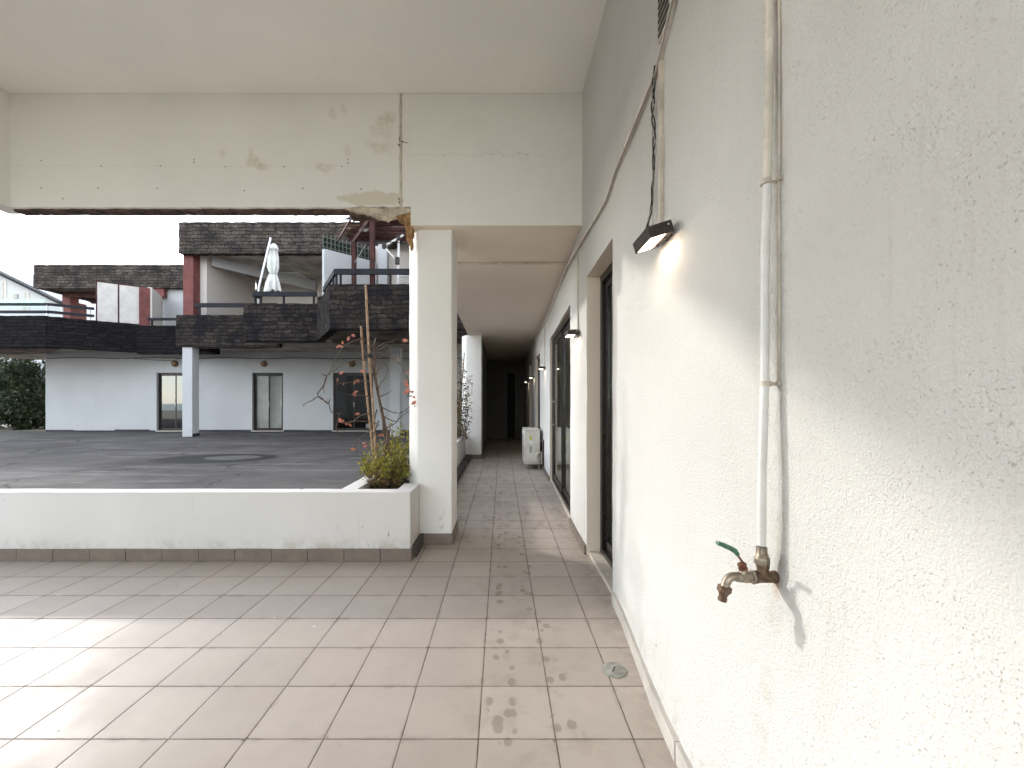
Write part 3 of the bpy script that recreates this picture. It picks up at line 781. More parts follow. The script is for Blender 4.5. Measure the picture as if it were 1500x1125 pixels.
# sliding doors in their reveals
def door(a, b, t, rec, cur, panels=2, gl='glassdoor', handle=False):
    xm = wallX((a+b)/2); x0 = wallX(a); x1 = wallX(b)
    fx = lambda y: x0+(x1-x0)*(y-a)/(b-a)+rec
    m = MB()
    def post(y, w_, z0, z1, dx=0.0, dp=0.055):
        m.obox(Vector((fx(y)+dx+dp/2, y, (z0+z1)/2)), Vector((dp/2, 0, 0)), Vector((0, w_/2, 0)), Vector((0, 0, (z1-z0)/2)), 0.003)
    def rail_(y0, y1, z0, z1, dx=0.0, dp=0.055):
        p = Vector((fx(y0)+dx+dp/2, y0, (z0+z1)/2)); q = Vector((fx(y1)+dx+dp/2, y1, (z0+z1)/2))
        m.bar(p, q, dp, z1-z0, bevel=0.003)
    zb = 0.036
    post(a+.03, .06, zb, t); post(b-.03, .06, zb, t)
    rail_(a+.06, b-.06, t-.065, t); rail_(a+.06, b-.06, zb, zb+.04)
    D = m.build('sliding_door', M['dark'], HOUSE)
    ws = (b-a-.12)/panels
    for k in range(panels):
        y0, y1 = a+.06+k*ws, a+.06+(k+1)*ws
        dx = 0.012 if k % 2 else 0.030
        m = MB(); ov = 0.02
        post(y0+.022, .045, zb+.042, t-.067, dx, .03); post(y1-.022-.0, .045, zb+.042, t-.067, dx, .03)
        rail_(y0+.046, y1-.046, t-.127, t-.069, dx, .03); rail_(y0+.046, y1-.046, zb+.044, zb+.12, dx, .03)
        sash = m.build('sash', M['dark'], D)
        m = MB(); m.bar((fx(y0+.047)+dx+.015, y0+.047, (zb+t)/2), (fx(y1-.047)+dx+.015, y1-.047, (zb+t)/2), 0.006, t-zb-.25)
        m.build('glass', M[gl], D)
    if handle:
        for zz in (0.95, 1.33):
            m = MB(); m.cyl((fx(b-.1)-.012, b-.1, zz), (fx(b-.1)+.02, b-.1, zz), 0.016, 12); m.build('lock', M['greycable'], D)
    m = MB(); n = int((b-a)/0.02)
    for k in range(n):
        ya, yb = a+.03+k*(b-a-.06)/n, a+.03+(k+1)*(b-a-.06)/n
        fa = lambda y: fx(y)+.105+.018*math.sin(y*38)+.006*math.sin(y*91)
        m.face([(fa(ya), ya, .05), (fa(yb), yb, .05), (fa(yb), yb, t-.02), (fa(ya), ya, t-.02)])
    m.build('curtain', M[cur], D, smooth=True)
    m = MB(); X0, X1 = fx(a)+.19, fx(a)+1.1
    Y0, Y1, Z1 = a-.25, b+.25, t+.2
    m.face([(X1, Y0, 0), (X1, Y1, 0), (X1, Y1, Z1), (X1, Y0, Z1)]); m.face([(X0-.15, Y0, 0), (X1, Y0, 0), (X1, Y0, Z1), (X0-.15, Y0, Z1)])
    m.face([(X0-.15, Y1, 0), (X1, Y1, 0), (X1, Y1, Z1), (X0-.15, Y1, Z1)]); m.face([(X0-.15, Y0, Z1), (X1, Y0, Z1), (X1, Y1, Z1), (X0-.15, Y1, Z1)])
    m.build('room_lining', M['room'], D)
    m = MB(); m.prism([(x0+.02, a+.004, 0.0), (x1+.02, b-.004, 0.0), (x1+.26, b-.004, 0.0), (x0+.26, a+.004, 0.0)], (0, 0, .033))
    m.build('sill', M['marble'], D)
    return D
door(*DOORS[0], 0.115, 'curtain', 1)
door(*DOORS[1], 0.035, 'curtain', 2, handle=True)
door(*DOORS[2], 0.06, 'room', 1)
door(*DOORS[3], 0.06, 'room', 1)

# ================================================================ low wall and planter
LW = thing('low_wall', 'low white wall across the front of the terrace with brown tiled foot', 'wall', (-3.5, 3.5, 0))
zt = 0.565
def soft_box(x0, x1, y0, y1, z0, z1, step=0.06, amp=0.003, bev=0.008):
    m = MB(); m.box(x0, x1, y0, y1, z0, z1, bev, 3)
    n = max(1, int((x1-x0)/0.2))
    es = [e for e in m.bm.edges if abs(e.verts[0].co.x-e.verts[1].co.x) > (x1-x0)*0.5]
    bmesh.ops.subdivide_edges(m.bm, edges=es, cuts=max(1, int((x1-x0)/0.08)), use_grid_fill=True)
    m.wobble(amp, 3.0, x0)
    return m
soft_box(-7.0, -0.757, 3.43, 3.572, 0.0, zt).build('coping_wall', M['lowwall'], LW, smooth='auto')
sk = MB(); x = -7.0; rs = random.Random(2)
while x < -0.76:
    e = min(x+0.298, -0.745)
    sk.box(x+.001, e-.001, 3.416+rs.uniform(-.002, .001), 3.4285, 0.0, 0.098+rs.uniform(-.0015, .0015), 0.002)
    x = e+.002
sk.build('skirting', M['skirt'], LW)
PLN = thing('planter', 'long white masonry planter with dark soil between the terrace low wall and corridor pillars', 'planter', (-1.05, 6.5, 0))
soft_box(-0.90, -0.757, 3.575, 3.828, 0.0, zt-.002).build('wall', M['lowwall'], PLN, smooth='auto')
MB().box(-0.745, -0.757+.0005, 3.418, 3.828, 0.0, 0.098, 0.002).build('skirting', M['skirt'], PLN)
MB().box(-1.385, -1.245, 3.575, 9.735, 0.0, zt-.002, 0.008).wobble(0.002, 3).build('wall', M['lowwall'], PLN)
MB().box(-0.98, -0.84, 4.29, 9.735, 0.0, zt-.002, 0.008).wobble(0.002, 3).build('wall', M['lowwall'], PLN)
MB().box(-0.838, -0.826, 4.29, 9.735, 0.0, 0.098, 0.002).build('skirting', M['skirt'], PLN)
so = MB(); so.grid(span(-1.25, -0.84, 0.04), span(3.57, 9.73, 0.05), lambda u, v: Vector((u, v, 0.50+0.02*mnoise.noise(Vector((u*9, v*9, 0)))+.012*mnoise.noise(Vector((u*30, v*30, 0))))))
so.build('soil', M['soil'], PLN, smooth=True)

# ================================================================ lamps, ducts, pipe, tap
def lamp(loc, label, tilt=0.0, loose=False):
    t = thing('wall_lamp', label, 'lamp', loc, 'box lamps along the corridor wall')
    hx, hy, hz = 0.052, 0.092, 0.025           # local: +x to the wall
    ax = Matrix.Rotation(tilt, 4, 'Y')
    m = MB()
    L, Wd, H, th = 0.105, 0.185, 0.05, 0.004
    m.box(-L, 0, -Wd/2, Wd/2, H/2-th, H/2, .001); m.box(-L, -L+th, -Wd/2, Wd/2, -H/2, H/2-th-.0005, .001)
    m.box(-L+th+.0003, 0, -Wd/2, -Wd/2+th, -H/2, H/2-th-.0005, .001); m.box(-L+th+.0003, 0, Wd/2-th, Wd/2, -H/2, H/2-th-.0005, .001)
    m.box(-.030, 0, -Wd/2+th+.0003, Wd/2-th-.0003, -H/2, H/2-th-.0005, .001)
    bmesh.ops.transform(m.bm, matrix=ax, verts=m.bm.verts); bmesh.ops.translate(m.bm, vec=loc, verts=m.bm.verts)
    m.build('casing', M['lampbox'], t)
    m = MB(); m.box(-L+th+.001, -.031, -Wd/2+th+.001, Wd/2-th-.001, -H/2+.004, -H/2+.010)
    bmesh.ops.transform(m.bm, matrix=ax, verts=m.bm.verts); bmesh.ops.translate(m.bm, vec=loc, verts=m.bm.verts)
    m.build('diffuser', M['lampglow'], t)
    m = MB(); m.cyl((-.016, -Wd/2-.002, .010), (-.016, -Wd/2+.001, .010), 0.0045, 10)
    bmesh.ops.transform(m.bm, matrix=ax, verts=m.bm.verts); bmesh.ops.translate(m.bm, vec=loc, verts=m.bm.verts)
    m.build('screw', M['steel'], t)
    m = MB()
    if loose:
        m.box(0.002, 0.026, -.03, .03, -.018, .016, .002)
        m.tube([(-.01, -.03, -.024), (-.004, -.035, -.036), (0.004, -.03, -.040), (.006, -.028, -.034)], .003, 6)
        m.tube([(-.02, .05, -.024), (-.016, .05, -.038), (-.006, .055, -.034)], .004, 6)
    else:
        m.box(0.0005, 0.012, -.07, .07, -.016, .016, .001)
    bmesh.ops.translate(m.bm, vec=loc, verts=m.bm.verts)
    m.build('bracket', M['lampbox'], t)
    return t
lamp((wallX(1.78)-0.022, 1.80, 2.035), 'loose box lamp hanging tilted on the near wall, largest and nearest, black wires above it', -R(17), True)
for y, lab in ((3.95, 'small brown lit box lamp between the two nearest glass doors'),
               (7.75, 'lit box lamp above the air conditioner, second beyond the nearest corridor doors'),
               (10.4, 'tiny lit box lamp, second farthest down the corridor wall'),
               (12.6, 'tiniest lit box lamp, farthest down the corridor wall')):
    lamp((wallX(y)-0.013, y, 1.965), lab)

DU = thing('cable_duct', 'long sagging cream cable duct running along the top of the side wall', 'cable duct', (wallX(2), 2, 2.8))
path = [(-2.3, 3.02), (0.6, 3.02), (1.5, 3.03), (1.73, 2.985), (1.90, 2.845), (2.25, 2.80), (2.58, 2.765), (2.80, 2.70), (3.1, 2.71), (3.6, 2.745), (4.3, 2.80), (4.5, 2.815), (15.4, 2.83)]
pp = []
for i in range(len(path)-1):
    n = max(2, int((path[i+1][0]-path[i][0])/0.12))
    for k in range(n):
        t = k/n; y = path[i][0]+(path[i+1][0]-path[i][0])*t; z = path[i][1]+(path[i+1][1]-path[i][1])*t
        pp.append((wallX(y, z)-0.009+.002*mnoise.noise(Vector((y*4, 0, 0))), y, z+.003*mnoise.noise(Vector((y*5, 3, 0)))))
m = MB()
for p, q in zip(pp[:-1], pp[1:]): m.bar(p, q, 0.018, 0.030, up=Vector((0, 0, 1)))
m.build('duct', M['duct'], DU)
m = MB(); m.tube([(x-.012, y, z-.024) for x, y, z in pp[18:60]], 0.005, 6); m.build('cable', M['greycable'], DU)
for i in range(8, len(pp)-4, 6):
    x, y, z = pp[i]; m = MB(); m.box(x-.012, x+.006, y-.005, y+.005, z-.018, z+.018, .002); m.build('clip', M['conduit'], DU)
def dropper(y, z0, z1, w_, label):
    m = MB(); n = 10
    pts = [(wallX(y, z)-w_*.45, y+.003*mnoise.noise(Vector((0, y, z*3))), z) for z in [z1+(z0-z1)*k/n for k in range(n+1)]]
    for p, q in zip(pts[:-1], pts[1:]): m.bar(p, q, w_, w_, up=Vector((0, 1, 0)))
    o = m.build('conduit', M['conduit'], None, origin=(wallX(y), y, z1))
    tag(o, label, 'conduit', 'conduits dropping to the wall lamps')
dropper(1.865, 2.84, 2.066, 0.020, 'widest vertical conduit dropping to the loose tilted lamp on the near wall')
for y, lab in ((3.93, 'thin vertical conduit above the lamp between the two nearest glass doors'),
               (7.75, 'thin vertical conduit above the lamp over the air conditioner'), (10.4, 'faint vertical conduit above the second farthest corridor lamp')):
    dropper(y, 2.80, 1.995, 0.014, lab)
# conduit over the walkway's ceiling with its elbow
XC = thing('ceiling_conduit', 'thin pale conduit crossing the corridor ceiling behind the deep beam', 'conduit', (0, 4.72, 2.89))
m = MB(); m.bar((-0.50, 4.72, 2.896), (0.712, 4.72, 2.896), 0.022, 0.022, bevel=.003); m.build('pipe', M['conduit'], XC)
m = MB(); m.box(0.700, 0.742, 4.70, 4.74, 2.88, 2.905, .004); m.tube([(0.728, 4.70, 2.885), (0.735, 4.68, 2.86), (0.742, 4.62, 2.83)], 0.012, 8); m.build('elbow', M['duct'], XC)
# loose wires down to the lamp
WR = thing('loose_wires', 'twisted loose black wires hanging from the cable duct to the tilted lamp', 'wires', (wallX(1.85), 1.85, 2.8))
for k in range(3):
    pts = []
    for i in range(41):
        t = i/40; z = 2.86 + (2.056-2.86)*t
        y = 1.90 + 0.008*math.sin(t*30+k*2.1)*S(t*3) + 0.05*math.sin(math.pi*t)*(1 if k < 2 else .8) - 0.02*t*t*0
        y += 0.022*math.sin(t*9+.6)
        pts.append((wallX(1.9)-0.018-0.006*math.sin(t*26+k*2.1)-0.045*S((t-.75)*4), y, z))
    m = MB(); m.tube(pts, 0.0032 if k < 2 else .0022, 6); m.build('wire', M['black'] if k < 2 else M['greycable'], WR, smooth=True)
m = MB(); m.tube([(wallX(1.95)-.006, 1.985-.004*i/12, 2.80-i*.06) for i in range(13)], 0.0018, 5); m.build('thin_wire', M['greycable'], WR)
# vent above
VT = thing('vent_grille', 'dark slatted vent grille high on the side wall at the top edge', 'vent', (wallX(1.8), 1.80, 3.02))
m = MB(); m.box(wallX(1.8)-.012, wallX(1.8)-.002, 1.755, 1.90, 2.945, 3.16, .003); m.build('frame', M['conduit'], VT)
for k in range(6):
    m = MB(); m.box(wallX(1.8)-.016, wallX(1.8)-.0125, 1.768, 1.888, 2.962+k*.032, 2.978+k*.032); m.build('slot', M['black'], VT)

# the white water pipe, standing off the wall on clips
PY = 1.094
PP = thing('water_pipe', 'white vertical water pipe clipped to the near wall above the brass tap', 'pipe', (0.70, PY, 0.93))
ptz = [(0.925, .040), (1.1, .040), (1.34, .033), (1.7, .032), (1.88, .026), (2.2, .019), (3.0, .018), (4.09, .018)]
pts = []
for (z0, d0), (z1, d1) in zip(ptz[:-1], ptz[1:]):
    for k in range(8):
        t = k/8; z = z0+(z1-z0)*t
        pts.append(Vector((wallX(PY, z)-(d0+(d1-d0)*t), PY+.0035*mnoise.noise(Vector((0, 0, z*2.2)))+0.004*S((z-1.7)), z)))
lo = [p for p in pts if p.z < 1.89]; hi = [lo[-1]]+[p for p in pts if p.z >= 1.89]
m = MB(); m.tube(lo, 0.0105, 14); m.build('pipe', M['pipe'], PP, smooth='auto')
m = MB(); m.tube(hi, 0.0105, 14); m.build('upper_pipe', M['duct'], PP, smooth='auto')
m = MB(); m.tube([(wallX(PY)-.003, PY-.012-.004*mnoise.noise(Vector((1, 1, z*3))), z) for z in [1.35+.1*k for k in range(28)]], .0038, 8); m.build('old_pipe_stub', M['conduit'], PP, smooth=True)
for z in (1.885, 1.352):
    m = MB(); xw = wallX(PY, z)
    d_ = .030; m.tube([(xw-d_, PY, z-.007), (xw-d_, PY, z+.007)], .0135, 14); m.tube([(xw-.022, PY, z), (xw+.002, PY-.002, z)], .0045, 8)
    m.tube([(xw-.010, PY-.020, z), (xw+.004, PY-.020, z)], .0045, 8); m.box(xw-.008, xw-.005, PY-.022, PY-.006, z-.005, z+.005, .001)
    m.build('clip', M['conduit'], PP, smooth='auto')

TZ = 0.842; XW = wallX(PY, TZ)
TP = thing('brass_tap', 'old brass garden tap with green lever sticking out of the near white wall', 'tap', (XW, PY, TZ))
def hexnut(m, p, q, r):
    m.tube([p, p+(q-p)*.12, p+(q-p)*.88, q], [r*.9, r, r, r*.9], 6)
V = Vector
# tee at the wall
m = MB()
m.tube([V((XW+.01, PY, TZ)), V((XW-.004, PY, TZ)), V((XW-.006, PY, TZ)), V((XW-.052, PY, TZ)), V((XW-.054, PY, TZ)), V((XW-.060, PY, TZ))], [.0185, .0185, .0165, .0165, .0185, .0185], 18)
m.tube([V((XW-.036, PY, TZ)), V((XW-.036, PY, TZ+.026)), V((XW-.036, PY, TZ+.028)), V((XW-.036, PY, TZ+.036))], [.0155, .0155, .0175, .0175], 18)
m.build('tee', M['brassdark'], TP, smooth='auto')
m = MB(); hexnut(m, V((XW-.038, PY, TZ+.036)), V((XW-.038, PY, TZ+.060)), .0205)
m.tube([V((XW-.038, PY, TZ+.060)), V((XW-.038, PY, TZ+.066)), V((XW-.039, PY, TZ+.068)), V((XW-.039, PY, TZ+.090))], [.017, .017, .0135, .0135], 16)
for k in range(5): m.tube([V((XW-.039, PY, TZ+.070+k*.0042)), V((XW-.039, PY, TZ+.0722+k*.0042))], [.0148, .0148], 16)
m.build('pipe_union', M['brass'], TP, smooth='auto')
m = MB(); hexnut(m, V((XW-.061, PY, TZ)), V((XW-.072, PY, TZ)), .0200)
m.tube([V((XW-.072, PY, TZ)), V((XW-.082, PY, TZ)), V((XW-.092, PY, TZ)), V((XW-.108, PY, TZ)), V((XW-.116, PY, TZ))], [.0165, .0170, .0165, .0145, .0135], 18)
# down-turned spout
sp = [V((XW-.114, PY, TZ))]
for k in range(1, 9):
    a = k/8*R(78); sp.append(V((XW-.118-.026*math.sin(a), PY, TZ-.026*(1-math.cos(a))+.002)))
sp.append(sp[-1]+V((-.004, 0, -.012)))
m.tube(sp, [.0125]*9+[.0125], 16)
m.tube([V((XW-.094, PY, TZ+.010)), V((XW-.093, PY, TZ+.022)), V((XW-.093, PY, TZ+.024))], [.013, .0105, .0105], 14)
m.build('tap_body', M['brass'], TP, smooth='auto')
e = sp[-1]; dn = V((-.20, 0, -1)).normalized()
m = MB(); hexnut(m, e-dn*.004, e+dn*.014, .0195); m.tube([e+dn*.014, e+dn*.018, e+dn*.020], [.016, .014, .013], 16); m.build('nut', M['brassdark'], TP, smooth='auto')
m = MB(); m.tube([e+dn*.018, e+dn*.022, e+dn*.023, e+dn*.030, e+dn*.031, e+dn*.040], [.0125, .0125, .0112, .0112, .0128, .0124], 18); m.tube([e+dn*.0402, e+dn*.0405], [.009, .009], 14); m.build('hose_nozzle', M['brassdark'], TP, smooth='auto')
st = V((XW-.093, PY, TZ+.022)); up = V((-.28, 0, 1)).normalized()
m = MB(); m.tube([st, st+up*.006, st+up*.007, st+up*.020], [.0125, .0125, .0085, .0085], 12); m.tube([st+up*.011, st+up*.018], [.0125, .0125], 6); m.build('stem_nut', M['rust'], TP, smooth='auto')
l0 = st+up*.018; m = MB(); m.bar(l0+V((.008, 0, -.003)), l0+V((-.016, 0, .030)), .013, .004, up=V((1, 0, .5)), bevel=.001); m.build('lever_plate', M['rust'], TP)
l1 = l0+V((-.013, 0, .027)); pts = [l1, l1+V((-.006, 0, .010)), l1+V((-.022, 0, .019)), l1+V((-.045, 0, .029)), l1+V((-.060, 0, .034))]
m = MB()
for k_, (p, q) in enumerate(zip(pts[:-1], pts[1:])): m.bar(p-(q-p)*.12, q, .017, (.012, .0145, .0135, .0115)[k_], up=V((.4, 0, 1)), bevel=.004)
m.build('lever', M['greenlever'], TP, smooth='auto')

for o in TP.children:
    for v in o.data.vertices: v.co *= 0.9
# drain cover in the floor
DR = thing('drain_cover', 'round metal drain cover with a slot set in the floor tiles', 'drain cover', (0.546, 2.02, 0))
m = MB(); m.tube([(0.546, 2.02, -.01), (0.546, 2.02, .003), (0.546, 2.02, .0045)], [.060, .060, .057], 40); m.build('plate', M['drain'], DR, smooth='auto')
m = MB(); m.tube([(0.546, 2.02, .0046), (0.546, 2.02, .0052)], [.0515, .0505], 40); m.build('lid', M['drain'], DR, smooth='auto')
m = MB(); m.obox(V((0.546, 2.02, .0055)), V((.011, .019, 0)), V((.0022, -.0013, 0)), V((0, 0, .0008))); m.build('slot', M['black'], DR)

# air conditioner
ax0, ax1, ay0, ay1, az0, az1 = 0.475, 0.775, 8.15, 8.98, 0.10, 0.775
ax1 = wallX(8.5)-0.06; ax0 = ax1-0.31
AC = thing('air_conditioner', 'white air conditioner outdoor unit standing on the corridor floor by the wall', 'air conditioner', ((ax0+ax1)/2, (ay0+ay1)/2, 0))
MB().box(ax0+.03, ax1, ay0, ay1, az0, az1-.012, .012, 3).build('casing', M['ac'], AC, smooth='auto')
MB().box(ax0+.01, ax1+.008, ay0-.008, ay1+.008, az1-.011, az1+.012, .008, 3).build('top_panel', M['ac'], AC, smooth='auto')
fr = MB().box(ax0, ax0+.028, ay0-.005, ay1+.005, az0+.01, az1-.014, .008, 3).build('front_panel', M['ac'], AC, smooth='auto')
cy, cz = ay0+.33, (az0+az1)/2
for k in range(7):
    m = MB(); rr = .04+.038*k
    m.tube([(ax0-.006, cy+rr*math.cos(a), cz+rr*math.sin(a)) for a in [2*math.pi*i/40 for i in range(41)]], .003, 5); m.build('fan_grille', M['acgrille'], fr)
MB().box(ax0+.09, ax0+.16, ay0-.0032, ay0-.0005, az0+.40, az0+.60).build('energy_sticker', M['paper'], AC)
MB().box(ax0+.10, ax0+.15, ay0-.0060, ay0-.0036, az0+.47, az0+.57).build('energy_sticker', M['yellow'], AC)
MB().box(ax0+.105, ax0+.15, ay0-.004, ay0-.0006, az0+.22, az0+.36).build('rating_plate', M['acgrille'], AC)
m = MB(); m.prism([(ax0+.10, ay0-.003, az0+.06), (ax1-.03, ay0-.003, az0+.06), (ax1-.03, ay0-.003, az0+.24), (ax1-.07, ay0-.003, az0+.30), (ax0+.10, ay0-.003, az0+.21)], (0, -.05, 0))
bmesh.ops.bevel(m.bm, geom=m.bm.edges[:], offset=.006, segments=2, affect='EDGES'); m.build('valve_cover', M['ac'], AC, smooth='auto')
for yy in (ay0+.12, ay1-.12):
    for xx in (ax0+.03, ax1-.04):
        MB().box(xx, xx+.05, yy-.03, yy+.03, 0.0, az0+.001, .004).build('foot', M['acgrille'], AC)
HO = thing('refrigerant_hose', 'pale looped refrigerant hoses at the side of the air conditioner', 'hose', (ax1, ay0-.1, 0.3))
for k in range(3):
    pts = []
    for i in range(40):
        t = i/39; a = -R(70)+t*R(430+20*k)
        pts.append((ax1-.015+.055*math.cos(a)+.012*k-.02*t, ay0-.075-.012*k+.02*t, .22+.10*math.sin(a)+.10*t))
    m = MB(); m.tube(pts, .010-.002*k, 8); m.build('hose', M['duct'] if k != 1 else M['greycable'], HO, smooth=True)
DT = thing('dark_cover_strip', 'dark vertical cover strip on the wall beside the air conditioner', 'strip', (wallX(8.0), 8.0, .1))
m = MB(); m.box(wallX(8)-.03, wallX(8)-.003, 7.93, 8.03, .09, .60, .004); m.build('strip', M['dark'], DT); 
m = MB(); m.box(wallX(8)-.034, wallX(8)-.0305, 7.94, 8.02, .55, .59, .001); m.build('cap', M['conduit'], DT)
# unseen storeys above the terrace, added to block sky light; rooms behind the wall
MB().box(-4.62, 9.0, -6.5, 3.872, 4.27, 8.2, .02).build('sky_blocking_storey', M['plaster'], HOUSE)
MB().box(-0.79, 9.0, 3.90, 16.0, 3.13, 8.2, .02).build('sky_blocking_storey', M['plaster'], HOUSE)
MB().box(2.4, 9.0, -6.5, 16.0, 0.0, 3.12, .02).build('rear_rooms', M['plaster'], HOUSE)
# ================================================================ the building across the courtyard
OPP = thing('opposite_building', 'two storey white building across the courtyard with dark stone balconies and roof bands', 'building', (-10, 17, 0.1))
YF = 17.8
def stone_band(p, q, z0, z1, th, mat, name, rough=0.019, label=None):
    """stone clad band from p to q (plan), as an object with its own axis along the band"""
    p, q = Vector((*p, 0)), Vector((*q, 0))
    L = (q-p).length; ang = math.atan2(q.y-p.y, q.x-p.x)
    m = MB()
    nx, nz = max(2, int(L/0.075)), max(2, int((z1-z0)/0.075))
    us = [L*i/nx for i in range(nx+1)]; vs = [z0+(z1-z0)*i/nz for i in range(nz+1)]
    def P(u, v, d): 
        n = mnoise.noise_vector(Vector((u*5+p.x*3, v*6, d*3+p.y)))
        e = rough
        return Vector((u + n.x*e*(1 if 0 < u < L else .8), d + n.y*e*1.3, v + n.z*e*.9))
    m.grid(us, vs, lambda u, v: P(u, v, 0.0))
    m.grid(vs, us, lambda v, u: P(u, v, th))
    m.grid(us, [0, th], lambda u, d: P(u, z1, d)); m.grid([0, th], us, lambda d, u: P(u, z0, d))
    m.grid([0, th], vs, lambda d, v: P(L, v, d)); m.grid(vs, [0, th], lambda v, d: P(0, v, d))
    bmesh.ops.remove_doubles(m.bm, verts=m.bm.verts, dist=0.002)
    bmesh.ops.recalc_face_normals(m.bm, faces=m.bm.faces)
    o = m.build(name, mat, None)
    if label: o['label'] = label
    o.parent = OPP; o.location = p - wloc(OPP); o.rotation_euler = (0, 0, ang)
    return o
BZ0, BZ1 = 3.26, 4.43
SB, SK, SR = M['stonebalcony'], M['stoneblack'], M['stoneroof']
stone_band((-11.72, 14.9), (-8.0, 14.9), 3.335, 4.485, .22, SB, 'balcony_parapet')
stone_band((-8.10, 13.0), (-5.80, 13.0), BZ0, BZ1+.01, .22, SB, 'balcony_parapet')
stone_band((-5.80, 13.0), (-4.49, 10.82), BZ0-.01, BZ1, .22, SB, 'balcony_parapet')
stone_band((-4.48, 10.8), (-0.9, 10.8), BZ0-.03, BZ1-.02, .22, SB, 'balcony_parapet')
stone_band((-14.7, 16.7), (-11.5, 16.7), 3.30, 4.44, .22, SK, 'balcony_parapet')
stone_band((-16.7, 15.2), (-14.64, 16.75), 3.36, 4.50, .22, SK, 'balcony_parapet')
stone_band((-24.0, 15.2), (-16.72, 15.2), 3.36, 4.52, .22, SK, 'balcony_parapet')
stone_band((-11.72, 16.68), (-11.72, 15.1), 3.335, 4.485, .22, SB, 'balcony_parapet')
# balcony floor, stepped like the parapets
m = MB(); m.prism([(x, y, 3.52) for x, y in ((-24, 15.43), (-16.65, 15.43), (-14.75, 16.93), (-11.49, 16.93), (-11.49, 15.13), (-7.9, 15.13), (-7.9, 13.23), (-5.65, 13.23), (-4.35, 11.05), (-0.9, 11.05), (-0.9, 21.0), (-24, 21.0))], (0, 0, .12))
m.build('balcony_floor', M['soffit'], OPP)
# drip edges below the parapets, stained dark
for x0, x1, y0, y1, z0 in ((-7.9, -5.85, 13.24, 13.8, 3.30), (-4.3, -0.9, 11.04, 11.5, 3.28), (-11.3, -8.9, 15.14, 15.6, 3.36), (-5.7, -0.9, 13.9, 14.3, 3.34), (-24, -16.4, 15.45, 15.9, 3.40)):
    MB().box(x0, x1, y0, y1, z0, 3.515, .01).build('drip_beam', M['slab'], OPP)
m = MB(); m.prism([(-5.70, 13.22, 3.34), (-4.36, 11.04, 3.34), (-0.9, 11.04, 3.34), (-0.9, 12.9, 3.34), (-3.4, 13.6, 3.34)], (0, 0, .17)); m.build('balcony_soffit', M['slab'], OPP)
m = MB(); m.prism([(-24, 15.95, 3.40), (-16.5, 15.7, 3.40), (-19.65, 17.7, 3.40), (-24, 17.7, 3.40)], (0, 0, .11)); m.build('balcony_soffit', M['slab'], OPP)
# ground floor wall with three door openings
FD = [(-14.83, -13.45), (-10.72, -9.40), (-7.25, -5.53)]
xs = span(-19.6, -1.0, 0.15); 
for a, b in FD:
    for e in (a, b): xs.append(e)
xs.sort()
zf = sorted(set(span(0.10, 3.515, 0.15) + [2.62]))
m = MB(); m.grid(xs, zf, lambda u, v: Vector((u, YF+.006*mnoise.noise(Vector((u, v, 0))), v)), [(a, b, -1, 2.62) for a, b in FD], (0, .2, 0))
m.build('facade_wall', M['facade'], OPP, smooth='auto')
MB().box(-19.6, -19.4, YF+.01, 26, 0.1, 3.515).build('side_wall', M['facade'], OPP)
xa = -19.58
for a, b in FD+[(-1.0, 0)]:
    r = random.Random(int(a*10)); x = xa
    while x < a-.06:
        e = min(a-.05, x+r.uniform(.8, 1.8))
        MB().box(x, e, YF-.018, YF-.007, 0.10, 0.155+r.uniform(-.012, .03)).build('base_band', M['base'], OPP); x = e
    xa = b+.05
